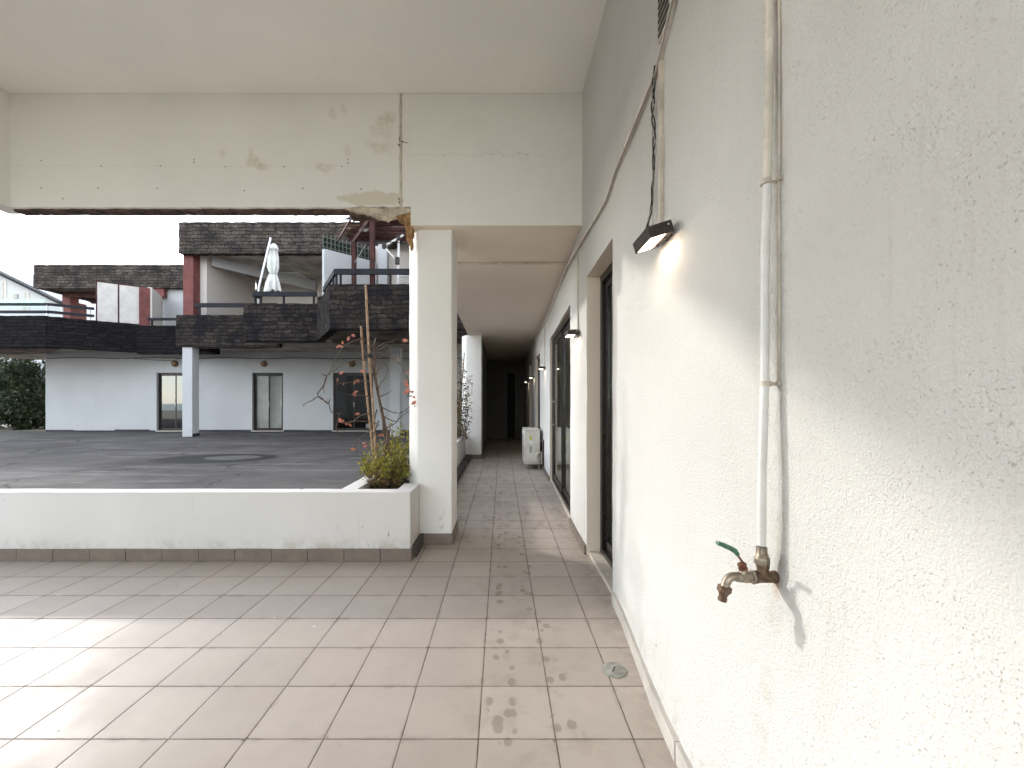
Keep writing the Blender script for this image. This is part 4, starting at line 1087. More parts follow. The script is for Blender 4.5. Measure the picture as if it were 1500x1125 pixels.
def facade_door(a, b, style):
    y = YF+.10; zt_, zb = 2.615, .13
    m = MB()
    for x0, x1 in ((a+.003, a+.063), (b-.063, b-.003)): m.box(x0, x1, y, y+.06, zb, zt_, .004)
    m.box(a+.064, b-.064, y, y+.06, zt_-.065, zt_, .004); m.box(a+.064, b-.064, y, y+.06, zb, zb+.06, .004)
    D = m.build('sliding_door', M['dark'], OPP)
    MB().box(a+.01, b-.01, YF-.04, YF+.19, .10, .128).build('sill', M['marble'], D)
    mid = (a+b)/2 + (.05 if style == 'mirror' else 0)
    for k, (x0, x1) in enumerate(((a+.064, mid+.02), (mid-.02, b-.064))):
        d = .012 if k else .034
        m = MB()
        for u0, u1 in ((x0, x0+.05), (x1-.05, x1)): m.box(u0, u1, y+d, y+d+.02, zb+.062, zt_-.067)
        m.box(x0+.051, x1-.051, y+d, y+d+.02, zt_-.12, zt_-.067); m.box(x0+.051, x1-.051, y+d, y+d+.02, zb+.062, zb+.11)
        s_ = m.build('sash', M['dark'], D)
        hx = x1-.025 if k == 0 else x0+.025
        MB().box(hx-.012, hx+.012, y+d-.022, y+d-.001, 1.15, 1.36, .004).build('handle', M['greycable'], s_)
        MB().box(x0+.051, x1-.051, y+d+.007, y+d+.011, zb+.111, zt_-.121).build('glass', M[{'mirror': 'mirror', 'blind': 'glass', 'open': 'darkglass'}[style]], s_)
    if style == 'blind':
        MB().box(a+.07, b-.07, y+.115, y+.118, .16, zt_-.01).build('blind', M['blind'], D)
        MB().box(b-.20, b-.08, y+.108, y+.113, 1.20, 1.50).build('notice', M['paper'], D)
        m = MB(); m.tube([(a+.1, y+.108, 1.36), ((a+b)/2, y+.107, 1.35), (b-.1, y+.108, 1.37)], .006, 6); m.build('cord', M['greycable'], D)
    m = MB(); X0, X1, Y0, Y1, Z1 = a-.3, b+.3, YF+.21, YF+2.4, zt_+.25
    m.face([(X0, Y1, .1), (X1, Y1, .1), (X1, Y1, Z1), (X0, Y1, Z1)]); m.face([(X0, Y0, .1), (X0, Y1, .1), (X0, Y1, Z1), (X0, Y0, Z1)])
    m.face([(X1, Y0, .1), (X1, Y1, .1), (X1, Y1, Z1), (X1, Y0, Z1)]); m.face([(X0, Y0, Z1), (X1, Y0, Z1), (X1, Y1, Z1), (X0, Y1, Z1)])
    m.face([(X0, Y0, .12), (X1, Y0, .12), (X1, Y1, .12), (X0, Y1, .12)])
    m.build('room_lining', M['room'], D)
    if style == 'open':
        r = random.Random(9)
        MB().box(b-.46, b-.12, y+.35, y+.6, .125, .40, .01).build('white_box', M['paper'], D)
        m = MB(); m.box(a+.3, b-.2, y+.9, y+1.3, .72, .76); m.box(a+.35, a+.4, y+.95, y+1.0, .125, .72); m.box(b-.3, b-.25, y+.95, y+1.0, .125, .72); m.build('table', M['redwood'], D)
facade_door(*FD[0], 'mirror'); facade_door(*FD[1], 'blind'); facade_door(*FD[2], 'open')
# pillars under the balcony
for x0, zt_ in ((-11.52, 3.33), (-4.03, 3.33)):
    MB().box(x0, x0+.36, 14.9+.04, 15.28, .10, zt_, .012).wobble(.003, 3).build('pillar', M['facade'], OPP)
    MB().box(x0+.3605, x0+.372, 14.94, 15.29, .10, .21).build('base_band', M['base'], OPP)
# round lamps and their cable
xl = [-14.02, -10.2, -6.42]
for k, x in enumerate(xl):
    lab = ('round amber wall lamp beside the white courtyard pillar, leftmost of the three', 'round amber wall lamp above the door with grey blinds', 'round amber wall lamp above the dark door behind the bare vine')[k]
    if k == 0:
        t = thing('round_wall_lamp', lab, 'wall lamp', (x, YF, 3.0), 'round lamps on the opposite facade')
        m = MB(); m.tube([(x, YF-.002, 3.0), (x, YF-.05, 3.0)], [.135, .13], 24); m.build('rim', M['brassdark'], t, smooth='auto')
        prof = [(0, .125), (.035, .12), (.07, .095), (.095, .055), (.105, .006)]
        m = MB(); m.tube([(x, YF-.051-d, 3.0) for d, r in prof], [r for d, r in prof], 24); m.build('globe', M['globe'], t, smooth=True)
        m = MB(); m.box(x-.05, x+.05, YF-.06, YF-.004, 3.15, 3.22, .008); m.build('junction_box', M['conduit'], t)
        L0 = t
    else:
        t = copy_tree(L0); t.location.x = x; t['label'] = lab
FC = MB(); r = random.Random(4); pts = []
for i in range(180):
    x = -19.5 + i*.1
    sag = .025*math.sin(x*2.0)+.012*mnoise.noise(Vector((x*2, 0, 0)))
    pts.append((x, YF-.03, 3.24+sag*.7-.0015*(x+10)))
FC.tube(pts, .017, 6)
o = FC.build('facade_cable', M['rustwood'], None, origin=(-10, YF, 3.2)); tag(o, 'dark cable strung along the opposite facade above the round lamps', 'cable')
m = MB(); pts = [(x, YF-.04, 3.25-.12*math.sin((x+16)/4.2*math.pi)*(1 if x > -16 else 0)) for x in [-16+.12*i for i in range(18)]]; m.tube(pts, .01, 6)
o = m.build('facade_cable', M['black'], None, origin=(-15, YF, 3.2)); tag(o, 'short slack black cable sagging left of the courtyard pillar', 'cable')

# ---- upper storey
UW = M['upperwall']
stone_band((-11.62, 14.9), (-4.25, 14.9), 6.70, 7.83, .25, SR, 'roof_band')
stone_band((-4.24, 14.88), (-2.4, 11.9), 6.70, 7.83, .25, SR, 'roof_band')
stone_band((-11.60, 18.3), (-11.60, 15.17), 6.70, 7.83, .25, SR, 'roof_band')
stone_band((-20.8, 18.4), (-11.65, 18.4), 6.43, 7.47, .25, SR, 'roof_band')
stone_band((-20.8, 23.0), (-20.8, 18.67), 6.43, 7.47, .25, SR, 'roof_band')
m = MB(); m.prism([(x, y, 6.83) for x, y in ((-11.3, 15.16), (-4.1, 15.16), (-2.3, 12.2), (-0.9, 12.2), (-0.9, 21), (-11.3, 21))], (0, 0, .2)); m.build('roof', M['soffit'], OPP)
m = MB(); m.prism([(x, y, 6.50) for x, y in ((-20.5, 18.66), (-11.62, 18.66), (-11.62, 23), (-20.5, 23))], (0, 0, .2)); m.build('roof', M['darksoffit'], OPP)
for yy in (19.3, 20.6, 21.9): MB().box(-20.45, -15.5, yy, yy+.12, 6.28, 6.497).build('roof_joist', M['redwood'], OPP)
# middle bay: red pillar, side wall, back wall with a dark opening, white sloped roof beam
a = W(268, 0, 15.15); b_ = W(283, 0, 15.15)
MB().box(a.x, b_.x, 15.15, 15.5, 3.64, 6.83, .012).build('pillar', M['red'], OPP)
MB().box(-11.5, -11.05, 15.52, 18.6, 3.64, 6.828).build('side_wall', UW, OPP)
m = MB(); xs = sorted(set(span(-11.03, -5.0, 0.4) + [-8.3, -6.15])); m.grid(xs, [3.64, 6.1, 6.828], lambda u, v: Vector((u, 18.6, v)), [(-8.3, -6.15, 3.0, 6.1)], (0, .2, 0)); m.build('back_wall', UW, OPP)
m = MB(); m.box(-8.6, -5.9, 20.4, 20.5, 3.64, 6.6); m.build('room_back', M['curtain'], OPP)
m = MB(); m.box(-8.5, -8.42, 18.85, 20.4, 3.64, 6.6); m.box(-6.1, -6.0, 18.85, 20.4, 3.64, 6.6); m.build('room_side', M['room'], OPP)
m = MB(); q0, q1 = W(292, 378, 15.8), W(379, 392, 18.2)
m.bar((-11.0, 15.7, 6.72), (-8.35, 18.5, 6.55), .16, .42); m.build('sloped_beam', M['facade'], OPP)
MB().box(-9.3, -8.5, 17.4, 18.55, 6.79, 6.826).build('skylight', M['shutter'], OPP)
# right bay, behind the pergola
m = MB(); m.bar((-5.0, 18.5, 5.23), (-4.62, 14.7, 5.23), .14, 3.18); m.build('side_wall', UW, OPP)
m = MB(); m.bar((-4.62, 14.6, 5.23), (-0.9, 14.6, 5.23), .14, 3.18); m.build('back_wall', UW, OPP)
m = MB(); a = W(556, 0, 14.45); MB().box(a.x, a.x+.30, 14.30, 14.52, 3.64, 6.8, .01).build('pillar', M['facade'], OPP)
a = W(586, 380, 14.5); b_ = W(611, 380, 14.5)
m = MB(); 
for k in range(22): m.box(a.x, b_.x, 14.475, 14.52, 4.0+k*.09, 4.075+k*.09)
m.build('louvre_door', M['shutter'], OPP)
# slanting white party wall with a green trellis on it
PW = thing('privacy_wall', 'slanting white privacy wall between the parasol balcony and the pergola balcony', 'wall', (-5.2, 13.7, 3.64))
pw0, pw1 = Vector((-5.70, 13.22, 0)), Vector((-4.42, 14.48, 0))
m = MB(); m.bar(pw0+V((0, 0, 4.93)), pw1+V((0, 0, 4.93)), .17, 2.58, bevel=.012); m.build('wall', M['facade'], PW)
TR = thing('trellis', 'green trellis fence fixed on top of the slanting white privacy wall', 'trellis', (-5.2, 13.7, 6.22))
d = (pw1-pw0)
for i in range(15):
    p = pw0+d*(i/14); m = MB(); m.bar(p+V((0, 0, 6.225)), p+V((0, 0, 6.72)), .022, .022); m.build('slat', M['greenmesh'], TR)
for zz in (6.30, 6.46, 6.62):
    m = MB(); m.bar(pw0+V((0.015, -.012, zz)), pw1+V((0.015, -.012, zz)), .014, .02); m.build('batten', M['greenmesh'], TR)
m = MB(); m.bar(pw0+V((-.02, .03, 6.42)), pw1+V((-.02, .03, 6.42)), .012, .38); m.build('shade_mesh', M['darkgreen'], TR)
# left bay
MB().box(-15.4, -11.3, 18.70, 18.9, 3.64, 6.495).build('back_wall', M['facade'], OPP)
m = MB(); m.bar((-14.42, 16.98, 4.85), (-15.3, 18.6, 4.85), .14, 2.42); m.build('side_wall', UW, OPP)
MB().box(-15.55, -15.05, 18.45, 18.62, 6.05, 6.42).build('beam_end', M['red'], OPP)
for px, yy in ((97, 19.6), (110, 21.4)):
    a = W(px, 0, yy); MB().box(a.x-.2, a.x+.2, yy, yy+.4, 3.64, 6.49, .01).build('pillar', M['red'], OPP)
SC_ = thing('shutter_screen', 'white louvred two panel screen with red end post standing on the black balcony', 'screen', (-15.2, 16.4, 4.45))
s0, s1 = Vector((-15.72, 16.08, 0)), Vector((-14.72, 16.84, 0))
dd = (s1-s0); mid = (s0+s1)/2; nrm = Vector((dd.y, -dd.x, 0)).normalized()
for p, q in ((s0+dd*.015, mid-dd*.02), (mid+dd*.02, s1-dd*.01)):
    m = MB()
    for k in range(26):
        z = 4.50+k*.0595
        m.obox((p+q)/2+V((0, 0, z))+nrm*.004, (q-p)/2, nrm*.012, V((0, 0, .027))+nrm*.010)
    m.bar((p+q)/2-(q-p)/2+V((0, 0, 5.25)), (p+q)/2+(q-p)/2+V((0, 0, 5.25)), .008, 1.5); m.build('panel', M['shutter'], SC_)
for p in (s0, mid):
    m = MB(); m.bar(p+V((0, 0, 4.44)), p+V((0, 0, 6.07)), .035, .04); m.build('post', M['redwood'], SC_)
m = MB(); m.bar(s0+V((0, 0, 6.06)), s1+V((0, 0, 6.03)), .04, .03); m.build('top_bar', M['redwood'], SC_)
m = MB(); m.bar(s1+dd.normalized()*.16+V((0, 0, 4.40)), s1+dd.normalized()*.16+V((0, 0, 6.02)), .34, .2, up=nrm); m.build('end_post', M['red'], SC_)

# railings
def railing(pts, z, label, posts, w_=.07, h=.15, zlow=4.42, second=None):
    t = thing('railing', label, 'railing', (pts[0][0], pts[0][1], zlow), 'railings on the stone balconies')
    m = MB()
    for p, q in zip(pts[:-1], pts[1:]): m.bar((*p, z), (*q, z), w_, h, bevel=.008)
    m.build('top_rail', M['rail'], t)
    if second:
        m = MB()
        for p, q in zip(pts[:-1], pts[1:]): m.bar((*p, second), (*q, second), w_, h, bevel=.008)
        m.build('lower_rail', M['rail'], t)
    for x, y in posts:
        m = MB(); m.box(x-.025, x+.025, y-.025, y+.025, zlow, z-h/2); m.build('post', M['rail'] if not second else M['whitemetal'], t)
    return t
railing([(-11.1, 15.02), (-8.15, 15.02)], 4.86, 'dark railing on the balcony left of the closed parasol', [(-10.95, 15.02), (-8.3, 15.02)])
railing([(-7.86, 13.5), (-7.86, 13.1), (-5.85, 13.1)], 4.76, 'dark railing on the parasol balcony in front of the closed white parasol', [(-7.8, 13.12), (-7.62, 13.12), (-6.9, 13.12), (-5.95, 13.12)])
railing([(-5.45, 12.7), (-4.40, 10.95), (-1.9, 10.95)], 4.78, 'dark railing of the pergola balcony, nearest of the railings', [(-4.55, 11.2), (-4.38, 10.98), (-4.27, 10.98), (-2.95, 10.98), (-1.95, 10.98)])
railing([(-14.35, 16.82), (-12.0, 16.82)], 4.72, 'short dark railing beside the red end post of the white screen', [(-14.2, 16.82), (-12.6, 16.82)], h=.10)
railing([(-23.5, 15.3), (-16.7, 15.3), (-15.75, 16.02)], 4.96, 'long double railing on the black balcony at far left', [(-21, 15.3), (-16.78, 15.3), (-16.45, 15.5), (-15.85, 15.95), (-18.8, 15.3)], h=.10, zlow=4.48, second=4.68)

# closed parasol and its stand
PR = thing('closed_parasol', 'closed white cantilever parasol tied up on the balcony behind a dark railing', 'parasol', (-7.4, 13.6, 3.64))
Yp = 13.6
base = W(385, 424, Yp); topp = W(399, 351, Yp); ct = W(400, 357, Yp); cb = W(399, 424, Yp)
m = MB(); m.tube([V((base.x-.03, Yp-.2, 3.66)), base+V((-.02, -.2, 0)), topp+V((0, -.1, .02))], .030, 10); m.build('pole', M['whitemetal'], PR, smooth=True)
m = MB(); rings = []; n = 48
prof = [(0, .05), (.04, .12), (.14, .17), (.20, .20), (.205, .15), (.5, .19), (.8, .20), (.98, .13), (1.0, .115), (1.03, .14), (1.3, .24), (1.55, .30), (1.58, .29)]
for i, (dz, rr) in enumerate(prof):
    ring = []
    for k in range(n):
        a = 2*math.pi*k/n
        f = 1 + .30*math.sin(a*7+dz*.6)*min(1, dz*2) + .08*math.sin(a*13+2)
        rr2 = rr*f*.74
        drop = -.05*math.sin(a*7)*(1 if dz > 1.5 or .15 < dz < .202 else 0)
        ring.append(m.bm.verts.new((ct.x+.03+rr2*math.cos(a)*.95-.02*dz, Yp+rr2*math.sin(a), ct.z-dz+drop)))
    rings.append(ring)
for i in range(len(rings)-1):
    for k in range(n): m.bm.faces.new((rings[i][k], rings[i+1][k], rings[i+1][(k+1) % n], rings[i][(k+1) % n]))
m.bm.faces.new(rings[0])
m.build('canopy', M['parasol'], PR, smooth=True)
m = MB(); m.tube([V((ct.x-.005, Yp, ct.z-.985)), V((ct.x-.006, Yp, ct.z-1.005))], .105, 20); m.build('strap', M['greycable'], PR)
hz = W(391, 421, Yp); m = MB(); m.box(hz.x-.06, hz.x+.06, Yp-.1, Yp-.02, hz.z-.1, hz.z+.06, .01); m.tube([(hz.x, Yp-.1, hz.z), (hz.x-.1, Yp-.16, hz.z+.08)], .012, 6); m.build('crank', M['dark'], PR)
m = MB(); m.box(base.x-.4, base.x+.4, Yp-.3, Yp+.4, 3.642, 3.72, .01); m.build('base', M['dark'], PR)
TB = thing('balcony_table', 'dark table behind the railing of the parasol balcony', 'table', (-6.6, 14.6, 3.64))
MB().box(-7.3, -6.0, 14.3, 15.1, 4.50, 4.56, .01).build('tabletop', M['dark'], TB)
for x, y in ((-7.2, 14.4), (-6.1, 14.4), (-7.2, 15.0), (-6.1, 15.0)): MB().box(x-.03, x+.03, y-.03, y+.03, 3.642, 4.499).build('leg', M['dark'], TB)
CH = thing('balcony_chair', 'dark chair beside the table on the parasol balcony', 'chair', (-7.75, 14.6, 3.64))
MB().box(-8.0, -7.5, 14.35, 14.85, 4.05, 4.10, .01).build('seat', M['dark'], CH)
MB().box(-8.0, -7.5, 14.86, 14.90, 4.10, 4.72, .01).build('backrest', M['dark'], CH)
for x, y in ((-7.97, 14.38), (-7.53, 14.38), (-7.97, 14.87), (-7.53, 14.87)): MB().box(x-.02, x+.02, y-.02, y+.02, 3.642, 4.049).build('leg', M['dark'], CH)

# pergola
PG = thing('pergola', 'dark red timber pergola with torn reed matting on the near balcony', 'pergola', (-3.5, 11.6, 3.64))
RW = M['redwood']
zp = 6.20
m = MB(); m.bar((-3.47, 11.12, 3.645), (-3.47, 11.12, zp), .12, .12, up=V((0, 1, 0)), bevel=.006); m.build('post', RW, PG)
m = MB(); m.bar((-4.50, 12.62, 3.645), (-4.50, 12.62, zp), .12, .12, up=V((0, 1, 0)), bevel=.006); m.build('post', RW, PG)
m = MB(); m.bar((-1.95, 12.72, 3.645), (-1.95, 12.72, zp), .12, .12, up=V((0, 1, 0)), bevel=.006); m.build('post', RW, PG)
m = MB(); m.bar((-3.36, 10.88, zp+.07), (-4.62, 12.86, zp+.07), .09, .14, bevel=.006); m.build('beam', RW, PG)
m = MB(); m.bar((-2.45, 10.96, zp+.07), (-1.95, 12.95, zp+.07), .09, .14, bevel=.006); m.build('beam', RW, PG)
m = MB(); m.bar((-3.85, 10.85, zp+.10), (-5.05, 12.75, zp+.10), .035, .05, bevel=.003); m.build('edge_batten', RW, PG)
for k, yy in enumerate((11.0, 11.36, 11.75, 12.12, 12.48, 12.84)):
    xl_ = -3.50-(yy-10.95)*.66
    m = MB(); m.bar((xl_, yy, zp+.20), (-1.9, yy+.02, zp+.20), .055, .11, bevel=.004); m.build('rafter', RW, PG)
rr = random.Random(12); m = MB()
for k in range(56):
    yy = 10.95+rr.random()*1.95; xl_ = -3.62-(yy-10.95)*.66
    if rr.random() < .18: continue
    x0 = xl_-rr.uniform(-.1, .3); x1 = x0+rr.uniform(.7, 2.3)
    m.bar((x0, yy, zp+.275+rr.uniform(0, .03)), (min(x1, -1.85), yy+rr.uniform(-.06, .06), zp+.275+rr.uniform(0, .03)), rr.uniform(.03, .09), .012)
    for j in range(2): m.tube([(x0, yy, zp+.28), (x0-rr.uniform(.05, .25), yy+rr.uniform(-.08, .08), zp+.28+rr.uniform(-.08, .07))], [.006, .002], 4)
m.build('reed_mat', M['reed'], PG)
m = MB(); m.bar((-3.46, 11.06, zp+.05), (-3.62, 11.10, zp+.42), .14, .10); m.build('rafter_end', M['dark'], PG)
for x, y, z in ((-3.62, 11.35, zp+.03), (-3.85, 11.72, zp+.01)):
    m = MB(); m.obox(V((x, y, z)), V((-.06, .10, 0)), V((.045, .03, 0)), V((0, 0, .012))); m.build('white_patch', M['paper'], PG)
m = MB(); m.tube([(-4.50, 12.60, 5.55), (-3.9, 11.9, 5.86)], .012, 6); m.build('brace', M['greycable'], PG)
m = MB(); m.tube([(-3.47, 11.05, 5.62), (-2.9, 11.2, 5.66), (-2.6, 11.3, 5.66)], .012, 6); m.build('brace', M['rail'], PG)
# white tubular awning frame
AF = thing('awning_frame', 'folded white tubular frame with black joints leaning under the pergola', 'frame', (W(583, 417, 11.3).x, 11.3, 3.64))
a0, a1, a2 = W(591, 344, 11.3), W(563, 361, 11.3), W(582, 384, 11.3); t0, t1 = W(583.5, 347, 11.3), W(582.5, 420, 11.3)
m = MB(); m.tube([V((t1.x, 11.35, 3.645)), t1+V((0, .05, 0)), t0+V((0, .05, 0))], .030, 10); m.build('pole', M['whitemetal'], AF, smooth=True)
m = MB(); m.tube([a1, a0], .028, 10); m.build('arm', M['whitemetal'], AF, smooth=True)
m = MB(); m.tube([a1, a2], .022, 10); m.build('strut', M['whitemetal'], AF, smooth=True)
for p in (a1, a2, a0.lerp(a1, .25), W(582, 380, 11.32)):
    m = MB(); m.box(p.x-.055, p.x+.055, p.y-.05, p.y+.06, p.z-.06, p.z+.06, .02); m.build('joint', M['dark'], AF)

# ---- far left: white house with sloping roof, trees
FH = thing('far_white_house', 'distant white house with a sloping roof edge and glass balustrade at far left', 'house', (-38, 30, 0))
yh = 30.0
prof = [W(-60, 372, yh), W(0, 401, yh), W(60, 430, yh), W(92, 446, yh)]
m = MB(); m.prism([V((p.x, yh, p.z)) for p in prof]+[V((prof[-1].x, yh, 0)), V((prof[0].x, yh, 0))], (0, 9, 0)); m.build('wall', M['facade'], FH)
for p, q in zip(prof[:-1], prof[1:]):
    m = MB(); m.bar(p+V((0, -.1, .08)), q+V((0, -.1, .08)), .6, .16); m.build('roof_edge', M['rail'], FH)
for x0, x1, y0, y1 in ((-12, 10, 412, 446), (33, 43, 427, 456)):
    a, b_ = W(x0, y0, yh), W(x1, y1, yh)
    m = MB(); m.box(a.x, b_.x, yh-.03, yh-.005, b_.z, a.z); f = m.build('window', M['upperwall'], FH)
    MB().box(a.x+.06, b_.x-.2, yh-.06, yh-.031, b_.z, a.z-.1).build('pane', M['blind'], f)
a, b_ = W(-30, 434, yh-1.6), W(64, 449, yh-1.6); m = MB(); m.box(a.x, b_.x, yh-1.62, yh-1.60, b_.z, a.z-.2); m.build('glass_balustrade', M['balglass'], FH)
a, b_ = W(22, 431, yh), W(27, 438, yh); MB().box(a.x, b_.x, yh-.1, yh-.004, b_.z, a.z).build('wall_box', M['greycable'], FH)
FR = thing('far_roof_block', 'small stone roof block peeking out behind the sloping white roof', 'building', (-36, 36, 0))
a, b_ = W(31, 406, 36), W(52, 424, 36); MB().box(a.x, b_.x+2, 36, 39, b_.z-.1, a.z, .03).build('roof', M['stoneroof'], FR)
MB().box(a.x+.1, b_.x+1.9, 36.1, 38.9, 0, b_.z-.101).build('wall', M['facade'], FR)

def leaf(m, c, size, r, flat=0.0, aspect=.5):
    d = V((r.gauss(0, 1), r.gauss(0, 1), r.gauss(0, 1)*(1-flat)))
    if d.length < 1e-3: d = V((1, 0, 0))
    d.normalize(); s_ = d.cross(V((r.gauss(0, 1), r.gauss(0, 1), r.gauss(0, 1)))).normalized()*size*aspect*.5
    d *= size*.5
    n = s_.cross(d).normalized()*size*.08
    m.face([c-d, c-d*.2+s_+n, c+d, c-d*.2-s_+n])
def tree(x, y, h, rx, seed, label, n=5000, z0=-.06):
    r = random.Random(seed)
    t = thing('tree' if h > 2 else 'bush', label, 'tree' if h > 2 else 'bush', (x, y, z0), 'trees beyond the end of the facade' if h > 2 else 'low bushes under the trees')
    m = MB(); m.tube([(x, y, z0), (x+.1, y, h*.3), (x-.05, y+.1, h*.6)], [.16, .12, .05], 8)
    cl = []
    for k in range(26):
        a = r.uniform(0, 6.283); rr_ = rx*math.sqrt(r.random()); zz = h*(.03+.95*r.random())
        w_ = math.sqrt(max(.05, 1-((zz/h-.45)/.6)**2)); cl.append((V((x+rr_*w_*math.cos(a), y+rr_*w_*math.sin(a), zz)), rx*r.uniform(.22, .4)))
        if k < 12: m.tube([(x, y, h*.25), ((x+cl[-1][0].x)/2, (y+cl[-1][0].y)/2, zz*.7), tuple(cl[-1][0])], [.06, .04, .015], 5)
    m.build('trunk', M['bark'], t)
    m = MB()
    for i in range(n):
        c, q = cl[r.randrange(len(cl))]
        v = V((r.gauss(0, 1), r.gauss(0, 1), r.gauss(0, .8))); v = v.normalized()*q*r.random()**.4
        leaf(m, c+v, r.uniform(.12, .24), r)
    m.build('crown', M['treeleaf'], t)
tree(-24.6, 22.5, 3.5, 2.5, 1, 'broad dark green tree under the left end of the black balcony', 9000)
tree(-27.6, 23.5, 3.9, 2.5, 2, 'dark green tree at the left edge behind the broad one', 7000)
tree(-22.9, 25.0, 3.1, 1.3, 3, 'small tree with sky gaps touching the end of the white facade', 3000)

tree(-25.2, 21.6, 1.7, 1.7, 4, 'low dark bush at the foot of the broad dark green tree', 5000)
tree(-27.9, 22.0, 1.8, 1.8, 5, 'low dark bush at the left edge of the photo', 5000)
# ================================================================ planting by the near pillar
def stake(p, q, label, r0=.0125):
    t = thing('bamboo_stake', label, 'stake', (p[0], p[1], .5), 'bamboo stakes holding the climbers')
    p, q = Vector(p), Vector(q); n = 60; pts = []; rad = []
    for i in range(n+1):
        s_ = i/n; v = p.lerp(q, s_); v += V((.004*math.sin(s_*7), .003*math.sin(s_*5+1), 0)); pts.append(v)
        rad.append(r0*(1.0-.15*s_)*(1.18 if i % 9 == 0 else 1.0))
    m = MB(); m.tube(pts, rad, 10); m.build('cane', M['bamboo'], t, smooth=True)
    return t
Yv = 4.1
stake(W(552, 702, Yv-.02), W(535.5, 418, Yv+.02), 'taller bamboo stake in the near planter beside the bare vine')
stake(W(549, 702, Yv+.06), W(528.5, 478, Yv+.02), 'shorter bamboo stake in the near planter beside the bare vine')
cp = lambda x, y, Y=Yv: W(320+x*320/1500, 480+y*240/1125, Y)
VN = thing('bare_vine', 'bare twisting vine with a few red leaves tied to bamboo stakes in the near planter', 'vine', W(568, 704, Yv))
m = MB(); m.tube([W(541, 519, Yv-.03), W(543.5, 522, Yv-.03)], .024, 10); m.build('tie', M['black'], VN)
rv = random.Random(21)
def smooth_path(P, k=5):
    out = []
    n = len(P)
    for i in range(n-1):
        p0, p1, p2, p3 = P[max(i-1, 0)], P[i], P[i+1], P[min(i+2, n-1)]
        for j in range(k):
            t = j/k
            out.append(.5*((2*p1)+(p2-p0)*t+(2*p0-5*p1+4*p2-p3)*t*t+(3*p1-p0-3*p2+p3)*t**3))
    out.append(P[-1]); return out
stems = [[(1170, 1030), (1165, 930), (1150, 850), (1165, 760), (1150, 700), (1130, 620), (1112, 550), (1100, 470), (1085, 400), (1070, 320), (1062, 240), (1072, 170), (1066, 110)],
         [(1190, 1030), (1185, 930), (1178, 840), (1168, 780), (1140, 720), (1128, 640), (1125, 580), (1105, 500), (1095, 430), (1088, 360), (1075, 280), (1078, 200)],
         [(1150, 1030), (1160, 940), (1180, 860), (1150, 790), (1160, 720), (1138, 660), (1118, 600), (1116, 530), (1092, 460), (1080, 380)]]
for k, P in enumerate(stems):
    pts = smooth_path([cp(x+rv.uniform(-4, 4), y, Yv+.03*math.sin(i*1.7+k*2)) for i, (x, y) in enumerate(P)])
    n = len(pts); m = MB(); m.tube(pts, [(.0185-.011*i/n)*(1-.16*k)*(1+.2*mnoise.noise(pts[i]*40)) for i in range(n)], 8); m.build('stem', M['bark'], VN, smooth=True)
twigs = [[(1060, 230), (960, 220), (880, 240), (800, 290), (745, 330), (725, 400), (728, 455)],
 [(745, 330), (720, 400), (690, 440), (682, 460), (700, 485), (750, 515), (765, 560), (790, 585), (830, 590), (820, 640), (808, 690), (825, 720), (852, 745)],
 [(1050, 482), (990, 462), (930, 468), (878, 457)], [(1045, 372), (960, 365), (860, 382), (820, 378), (812, 355)], [(1050, 590), (980, 605), (920, 640), (830, 655)],
 [(1075, 140), (1000, 75), (930, 90), (880, 115), (840, 150), (800, 220), (770, 300), (750, 330)], [(1075, 150), (1110, 120), (1150, 105), (1205, 92), (1216, 70)],
 [(1068, 190), (1120, 185), (1180, 205), (1230, 235), (1270, 290), (1300, 350), (1305, 390)], [(1110, 540), (1160, 570), (1220, 585), (1270, 580), (1312, 545)],
 [(1120, 600), (1170, 630), (1220, 640), (1260, 605), (1312, 570)], [(1095, 430), (1110, 380), (1140, 350), (1160, 310)], [(1100, 480), (1150, 455), (1197, 432)],
 [(1150, 690), (1190, 670), (1230, 640), (1250, 570)], [(750, 520), (690, 478), (640, 500), (592, 522), (586, 540)], [(1080, 330), (1130, 250), (1150, 260), (1165, 300)],
 [(1055, 640), (1000, 640), (940, 640), (880, 655), (830, 650)], [(1085, 160), (1110, 150), (1160, 130), (1180, 150), (1130, 170)], [(1068, 110), (1075, 85), (1082, 70)], [(995, 120), (1003, 160), (1000, 200), (1008, 230)],
 [(740, 330), (720, 325), (706, 318)], [(755, 515), (765, 500), (760, 485)], [(1300, 350), (1310, 420), (1300, 470), (1340, 450), (1355, 345)], [(1310, 545), (1340, 520), (1350, 460)], [(935, 830), (950, 790), (970, 762)], [(1000, 790), (1008, 815), (1000, 828)], [(1055, 660), (1090, 660), (1110, 675)],
 [(1090, 560), (1040, 700), (960, 770)], [(1100, 640), (1060, 740), (1010, 790)]]
for k, P in enumerate(twigs):
    dY = rv.uniform(-.25, .22); L = []
    for i, (x, y) in enumerate(P):
        t = i/(len(P)-1); L.append(cp(x+rv.uniform(-3, 3), y+rv.uniform(-3, 3), Yv+dY*t+rv.uniform(-.015, .015) - (0.28*t if max(a_[0] for a_ in P) > 1320 else 0)))
    pts = smooth_path(L, 4); n = len(pts)
    m = MB(); m.tube(pts, [.0064-.0042*i/n for i in range(n)], 6); 
    for j in range(2, n-1, 6):                                  # side spurs
        d_ = V((rv.uniform(-1, 1), rv.uniform(-.6, .6), rv.uniform(-.6, 1))).normalized()*rv.uniform(.015, .05); m.tube([pts[j], pts[j]+d_*.6, pts[j]+d_+V((0, 0, .006))], [.0024, .0018, .001], 5)
    m.build('twig', M['bark'], VN, smooth=True)
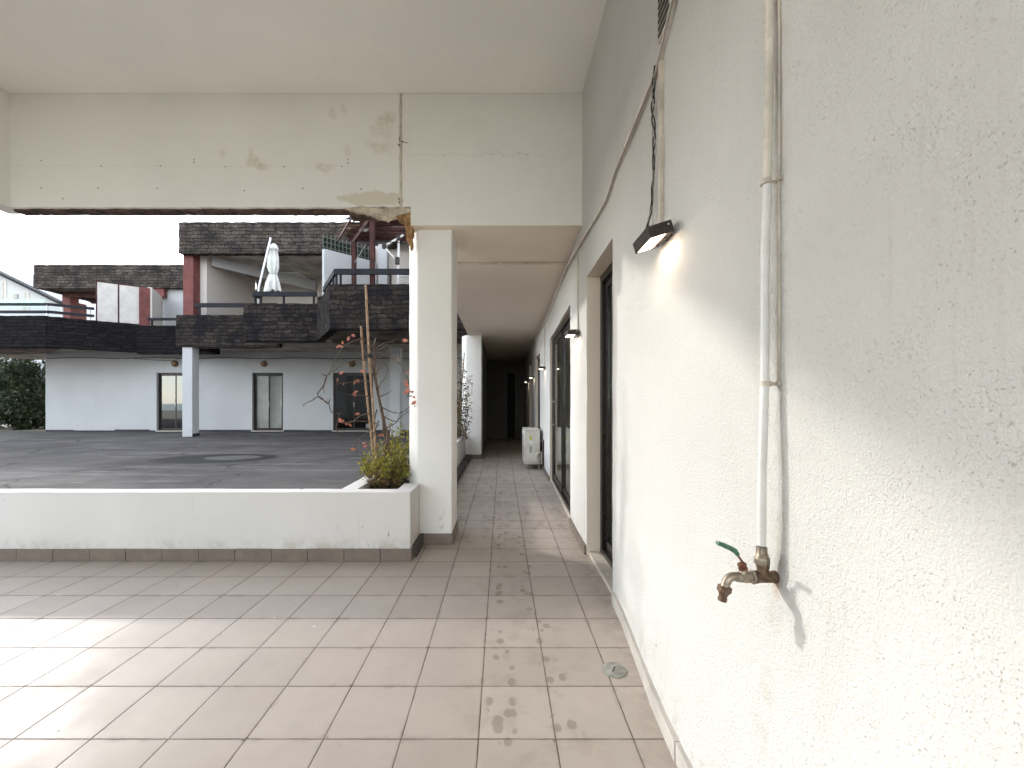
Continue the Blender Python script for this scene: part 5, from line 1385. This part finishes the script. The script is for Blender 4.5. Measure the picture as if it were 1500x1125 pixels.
lf = [(825, 130, 44), (853, 102, 26), (842, 130, 30), (893, 76, 34), (926, 54, 34), (1283, 88, 42), (1233, 215, 42), (845, 312, 32), (985, 300, 32), (942, 372, 40), (960, 366, 26), (818, 360, 28), (935, 460, 42), (946, 440, 26), (836, 636, 40), (855, 642, 26), (955, 592, 30), (880, 660, 30), (905, 668, 28),
      (1110, 738, 30), (1130, 735, 26), (962, 770, 22), (925, 835, 34), (1000, 793, 26), (1008, 815, 32), (1090, 818, 24), (1296, 395, 40), (1303, 430, 44), (1288, 445, 40), (1342, 515, 40), (1346, 478, 28), (1285, 370, 30), (1300, 310, 24), (860, 385, 20), (1330, 440, 26), (1350, 540, 26)]
m = MB()
for x, y, s_ in lf:
    c = cp(x, y, Yv+rv.uniform(-.15, .1) - (.25 if x > 1320 else 0)); size = s_*320/1500*Yv/FPX*1.15
    d = V((rv.uniform(-1, 1), rv.uniform(-.3, .3), rv.uniform(-.7, .7))).normalized()*size*.5
    s2 = d.cross(V((rv.uniform(-.4, .4), -1, rv.uniform(-.2, .5)))).normalized()*size*.26
    up_ = s2.cross(d).normalized()*size*.08
    ring = [c-d, c-d*.45+s2*.8+up_, c+d*.15+s2+up_, c+d, c+d*.15-s2+up_, c-d*.45-s2*.8+up_]
    V0 = [m.bm.verts.new(q) for q in ring]; vc = m.bm.verts.new(c-up_*.6)
    for i in range(6): m.bm.faces.new((V0[i], V0[(i+1) % 6], vc))
m.build('leaves', M['redleaf'], VN)

def shrub(cx, cy, z0, h, rx, ry, seed, name, label, nst, leafm, nl=24):
    r = random.Random(seed); t = thing(name, label, 'shrub', (cx, cy, z0), 'small shrubs in the planter')
    st_, lv, br = MB(), MB(), MB()
    for k in range(nst):
        a = r.uniform(0, 6.283); q = math.sqrt(r.random())
        b0 = V((cx+rx*.55*q*math.cos(a), cy+ry*.6*q*math.sin(a), z0)); hh = h*r.uniform(.35, 1.08)*(1-.30*q)
        tip = b0+V((rx*.8*q*math.cos(a)+r.uniform(-.05, .05), ry*.6*q*math.sin(a)+r.uniform(-.05, .05), hh))
        mid_ = (b0+tip)/2+V((r.uniform(-.03, .03), r.uniform(-.03, .03), .02)); pts = smooth_path([b0, mid_, tip], 5)
        st_.tube(pts, [.003-.002*i/len(pts) for i in range(len(pts))], 4)
        for j in range(nl):
            s_ = .12+.88*(j+r.random())/nl; p = pts[min(len(pts)-1, int(s_*(len(pts)-1)))]+V((r.uniform(-.018, .018), r.uniform(-.018, .018), r.uniform(-.02, .02)))
            d = V((r.gauss(0, 1), r.gauss(0, 1), r.gauss(.7, .6))).normalized(); L = r.uniform(.024, .060)
            s2 = d.cross(V((r.gauss(0, 1), r.gauss(0, 1), r.gauss(0, 1)))).normalized()*L*.15
            (lv if s_ > .5 or r.random() < .35 else br).face([p, p+d*L*.5+s2, p+d*L, p+d*L*.5-s2])
    st_.build('stems', M['bark'], t); lv.build('foliage', leafm, t); br.build('dry_leaves', M['drybrown'], t)
    return t
b1 = W(562, 712, 3.95)
shrub(b1.x, 3.98, .50, .44, .19, .24, 5, 'planter_shrub', 'low yellow green shrub around the vine stem in the near planter', 74, M['shrubleaf'])
b2 = W(585, 700, 4.4)
shrub(b2.x-.02, 4.4, .50, .66, .19, .30, 6, 'planter_shrub', 'taller olive shrub against the near pillar behind the yellow green one', 64, M['shrubleaf'])
b3 = W(541, 704, 4.3)
shrub(b3.x+.03, 4.4, .50, .30, .10, .2, 8, 'planter_shrub', 'smallest sparse shrub beside the white planter edge', 26, M['shrubleaf'], 14)
# climber between the walkway pillars
Yc = 9.0
stake(W(671.5, 640, Yc), W(680, 517, Yc), 'bamboo stake standing in the climber behind the near pillar')
CL = thing('leafy_climber', 'bronze leaved climber in the planter between the two corridor pillars', 'climber', (W(677, 640, Yc).x, Yc, .5))
rc = random.Random(31); st_, lv = MB(), MB()
for k in range(26):
    x0 = W(rc.uniform(664, 683), 640, Yc).x; yy = Yc+rc.uniform(-.5, .35); p = V((x0, yy, .5)); pts = [p]
    hgt = rc.uniform(.7, 1.75)
    for j in range(9): p = p+V((rc.gauss(.004, .035), rc.gauss(0, .03), hgt/9)); pts.append(p)
    st_.tube(pts, [.006-.004*i/10 for i in range(10)], 5)
    for j in range(56):
        q = pts[rc.randrange(1, 10)]+V((rc.gauss(0, .05), rc.gauss(0, .06), rc.gauss(0, .06))); leaf(lv, q, rc.uniform(.03, .065), rc, .2, .6)
for k in range(7):
    p = V((W(683, 0, Yc).x, Yc-.2, rc.uniform(.8, 1.9))); pts = [p]
    for j in range(4): p = p+V((.035, -.01, rc.uniform(-.05, .05))); pts.append(p); leaf(lv, p, .045, rc, .2, .6)
    st_.tube(pts, [.003, .003, .0025, .002, .0015], 4)
st_.build('stems', M['bark'], CL); lv.build('foliage', M['vineleaf'], CL)
# unseen block behind the camera's left shoulder, added to hold back sky light
NW = thing('sky_blocking_wing', 'low white block, unseen, added to block sky light from the left', 'building', (-16, -5, 0))
MB().box(-20, -12.6, -13, 2.2, -.06, 5.2, .03).build('wall', M['facade'], NW)
MB().box(-20.3, -12.3, -13.3, 2.5, 5.202, 6.3, .05).build('roof_band', M['slab'], NW)
# ================================================================ light, sky, camera
SUN_DIR = Vector((1.0, -0.80, -0.48)).normalized()
sd = bpy.data.lights.new('sun', 'SUN'); sd.energy = SUN_E; sd.angle = R(2.2); sd.color = (1.0, 0.955, 0.89)
so_ = bpy.data.objects.new('sun', sd); COL.objects.link(so_)
so_.rotation_euler = SUN_DIR.to_track_quat('-Z', 'Y').to_euler(); so_.location = (-12, 10, 12)
w = bpy.data.worlds.new('World'); SC.world = w; w.use_nodes = True
nt = w.node_tree; nt.nodes.clear()
sky = nt.nodes.new('ShaderNodeTexSky'); sky.sky_type = 'NISHITA'; sky.sun_disc = False
to = -SUN_DIR
sky.sun_elevation = math.asin(to.z); sky.sun_rotation = math.atan2(to.x, to.y)
sky.altitude = 0; sky.air_density = 1.0; sky.dust_density = DUST; sky.ozone_density = 1.0
bg = nt.nodes.new('ShaderNodeBackground'); bg.inputs[1].default_value = SKY_E
wo = nt.nodes.new('ShaderNodeOutputWorld')
hs = nt.nodes.new('ShaderNodeHueSaturation'); hs.inputs['Saturation'].default_value = SAT
nt.links.new(sky.outputs[0], hs.inputs['Color']); nt.links.new(hs.outputs[0], bg.inputs[0]); nt.links.new(bg.outputs[0], wo.inputs[0])

cd = bpy.data.cameras.new('camera'); cam = bpy.data.objects.new('camera', cd); COL.objects.link(cam)
cam.location = (0, 0, EYE); cam.rotation_euler = (R(90), 0, 0)
cd.sensor_fit = 'HORIZONTAL'; cd.sensor_width = 36.0; cd.lens = FPX/1500*36
cd.shift_x = (750-VX)/1500; cd.shift_y = (VY-562.5)/1500
cd.clip_start = 0.02; cd.clip_end = 4000
SC.camera = cam
vs_ = SC.view_settings
vs_.view_transform = 'Standard'; vs_.look = 'None'; vs_.gamma = 1.0; vs_.use_curve_mapping = False
vs_.exposure = EXPO
cy = SC.cycles
cy.max_bounces = 10; cy.diffuse_bounces = 6; cy.glossy_bounces = 4; cy.transparent_max_bounces = 12; cy.transmission_bounces = 4
cy.sample_clamp_indirect = 8.0; cy.caustics_reflective = False; cy.caustics_refractive = False
cy.use_denoising = True
SC.render.engine = 'CYCLES'
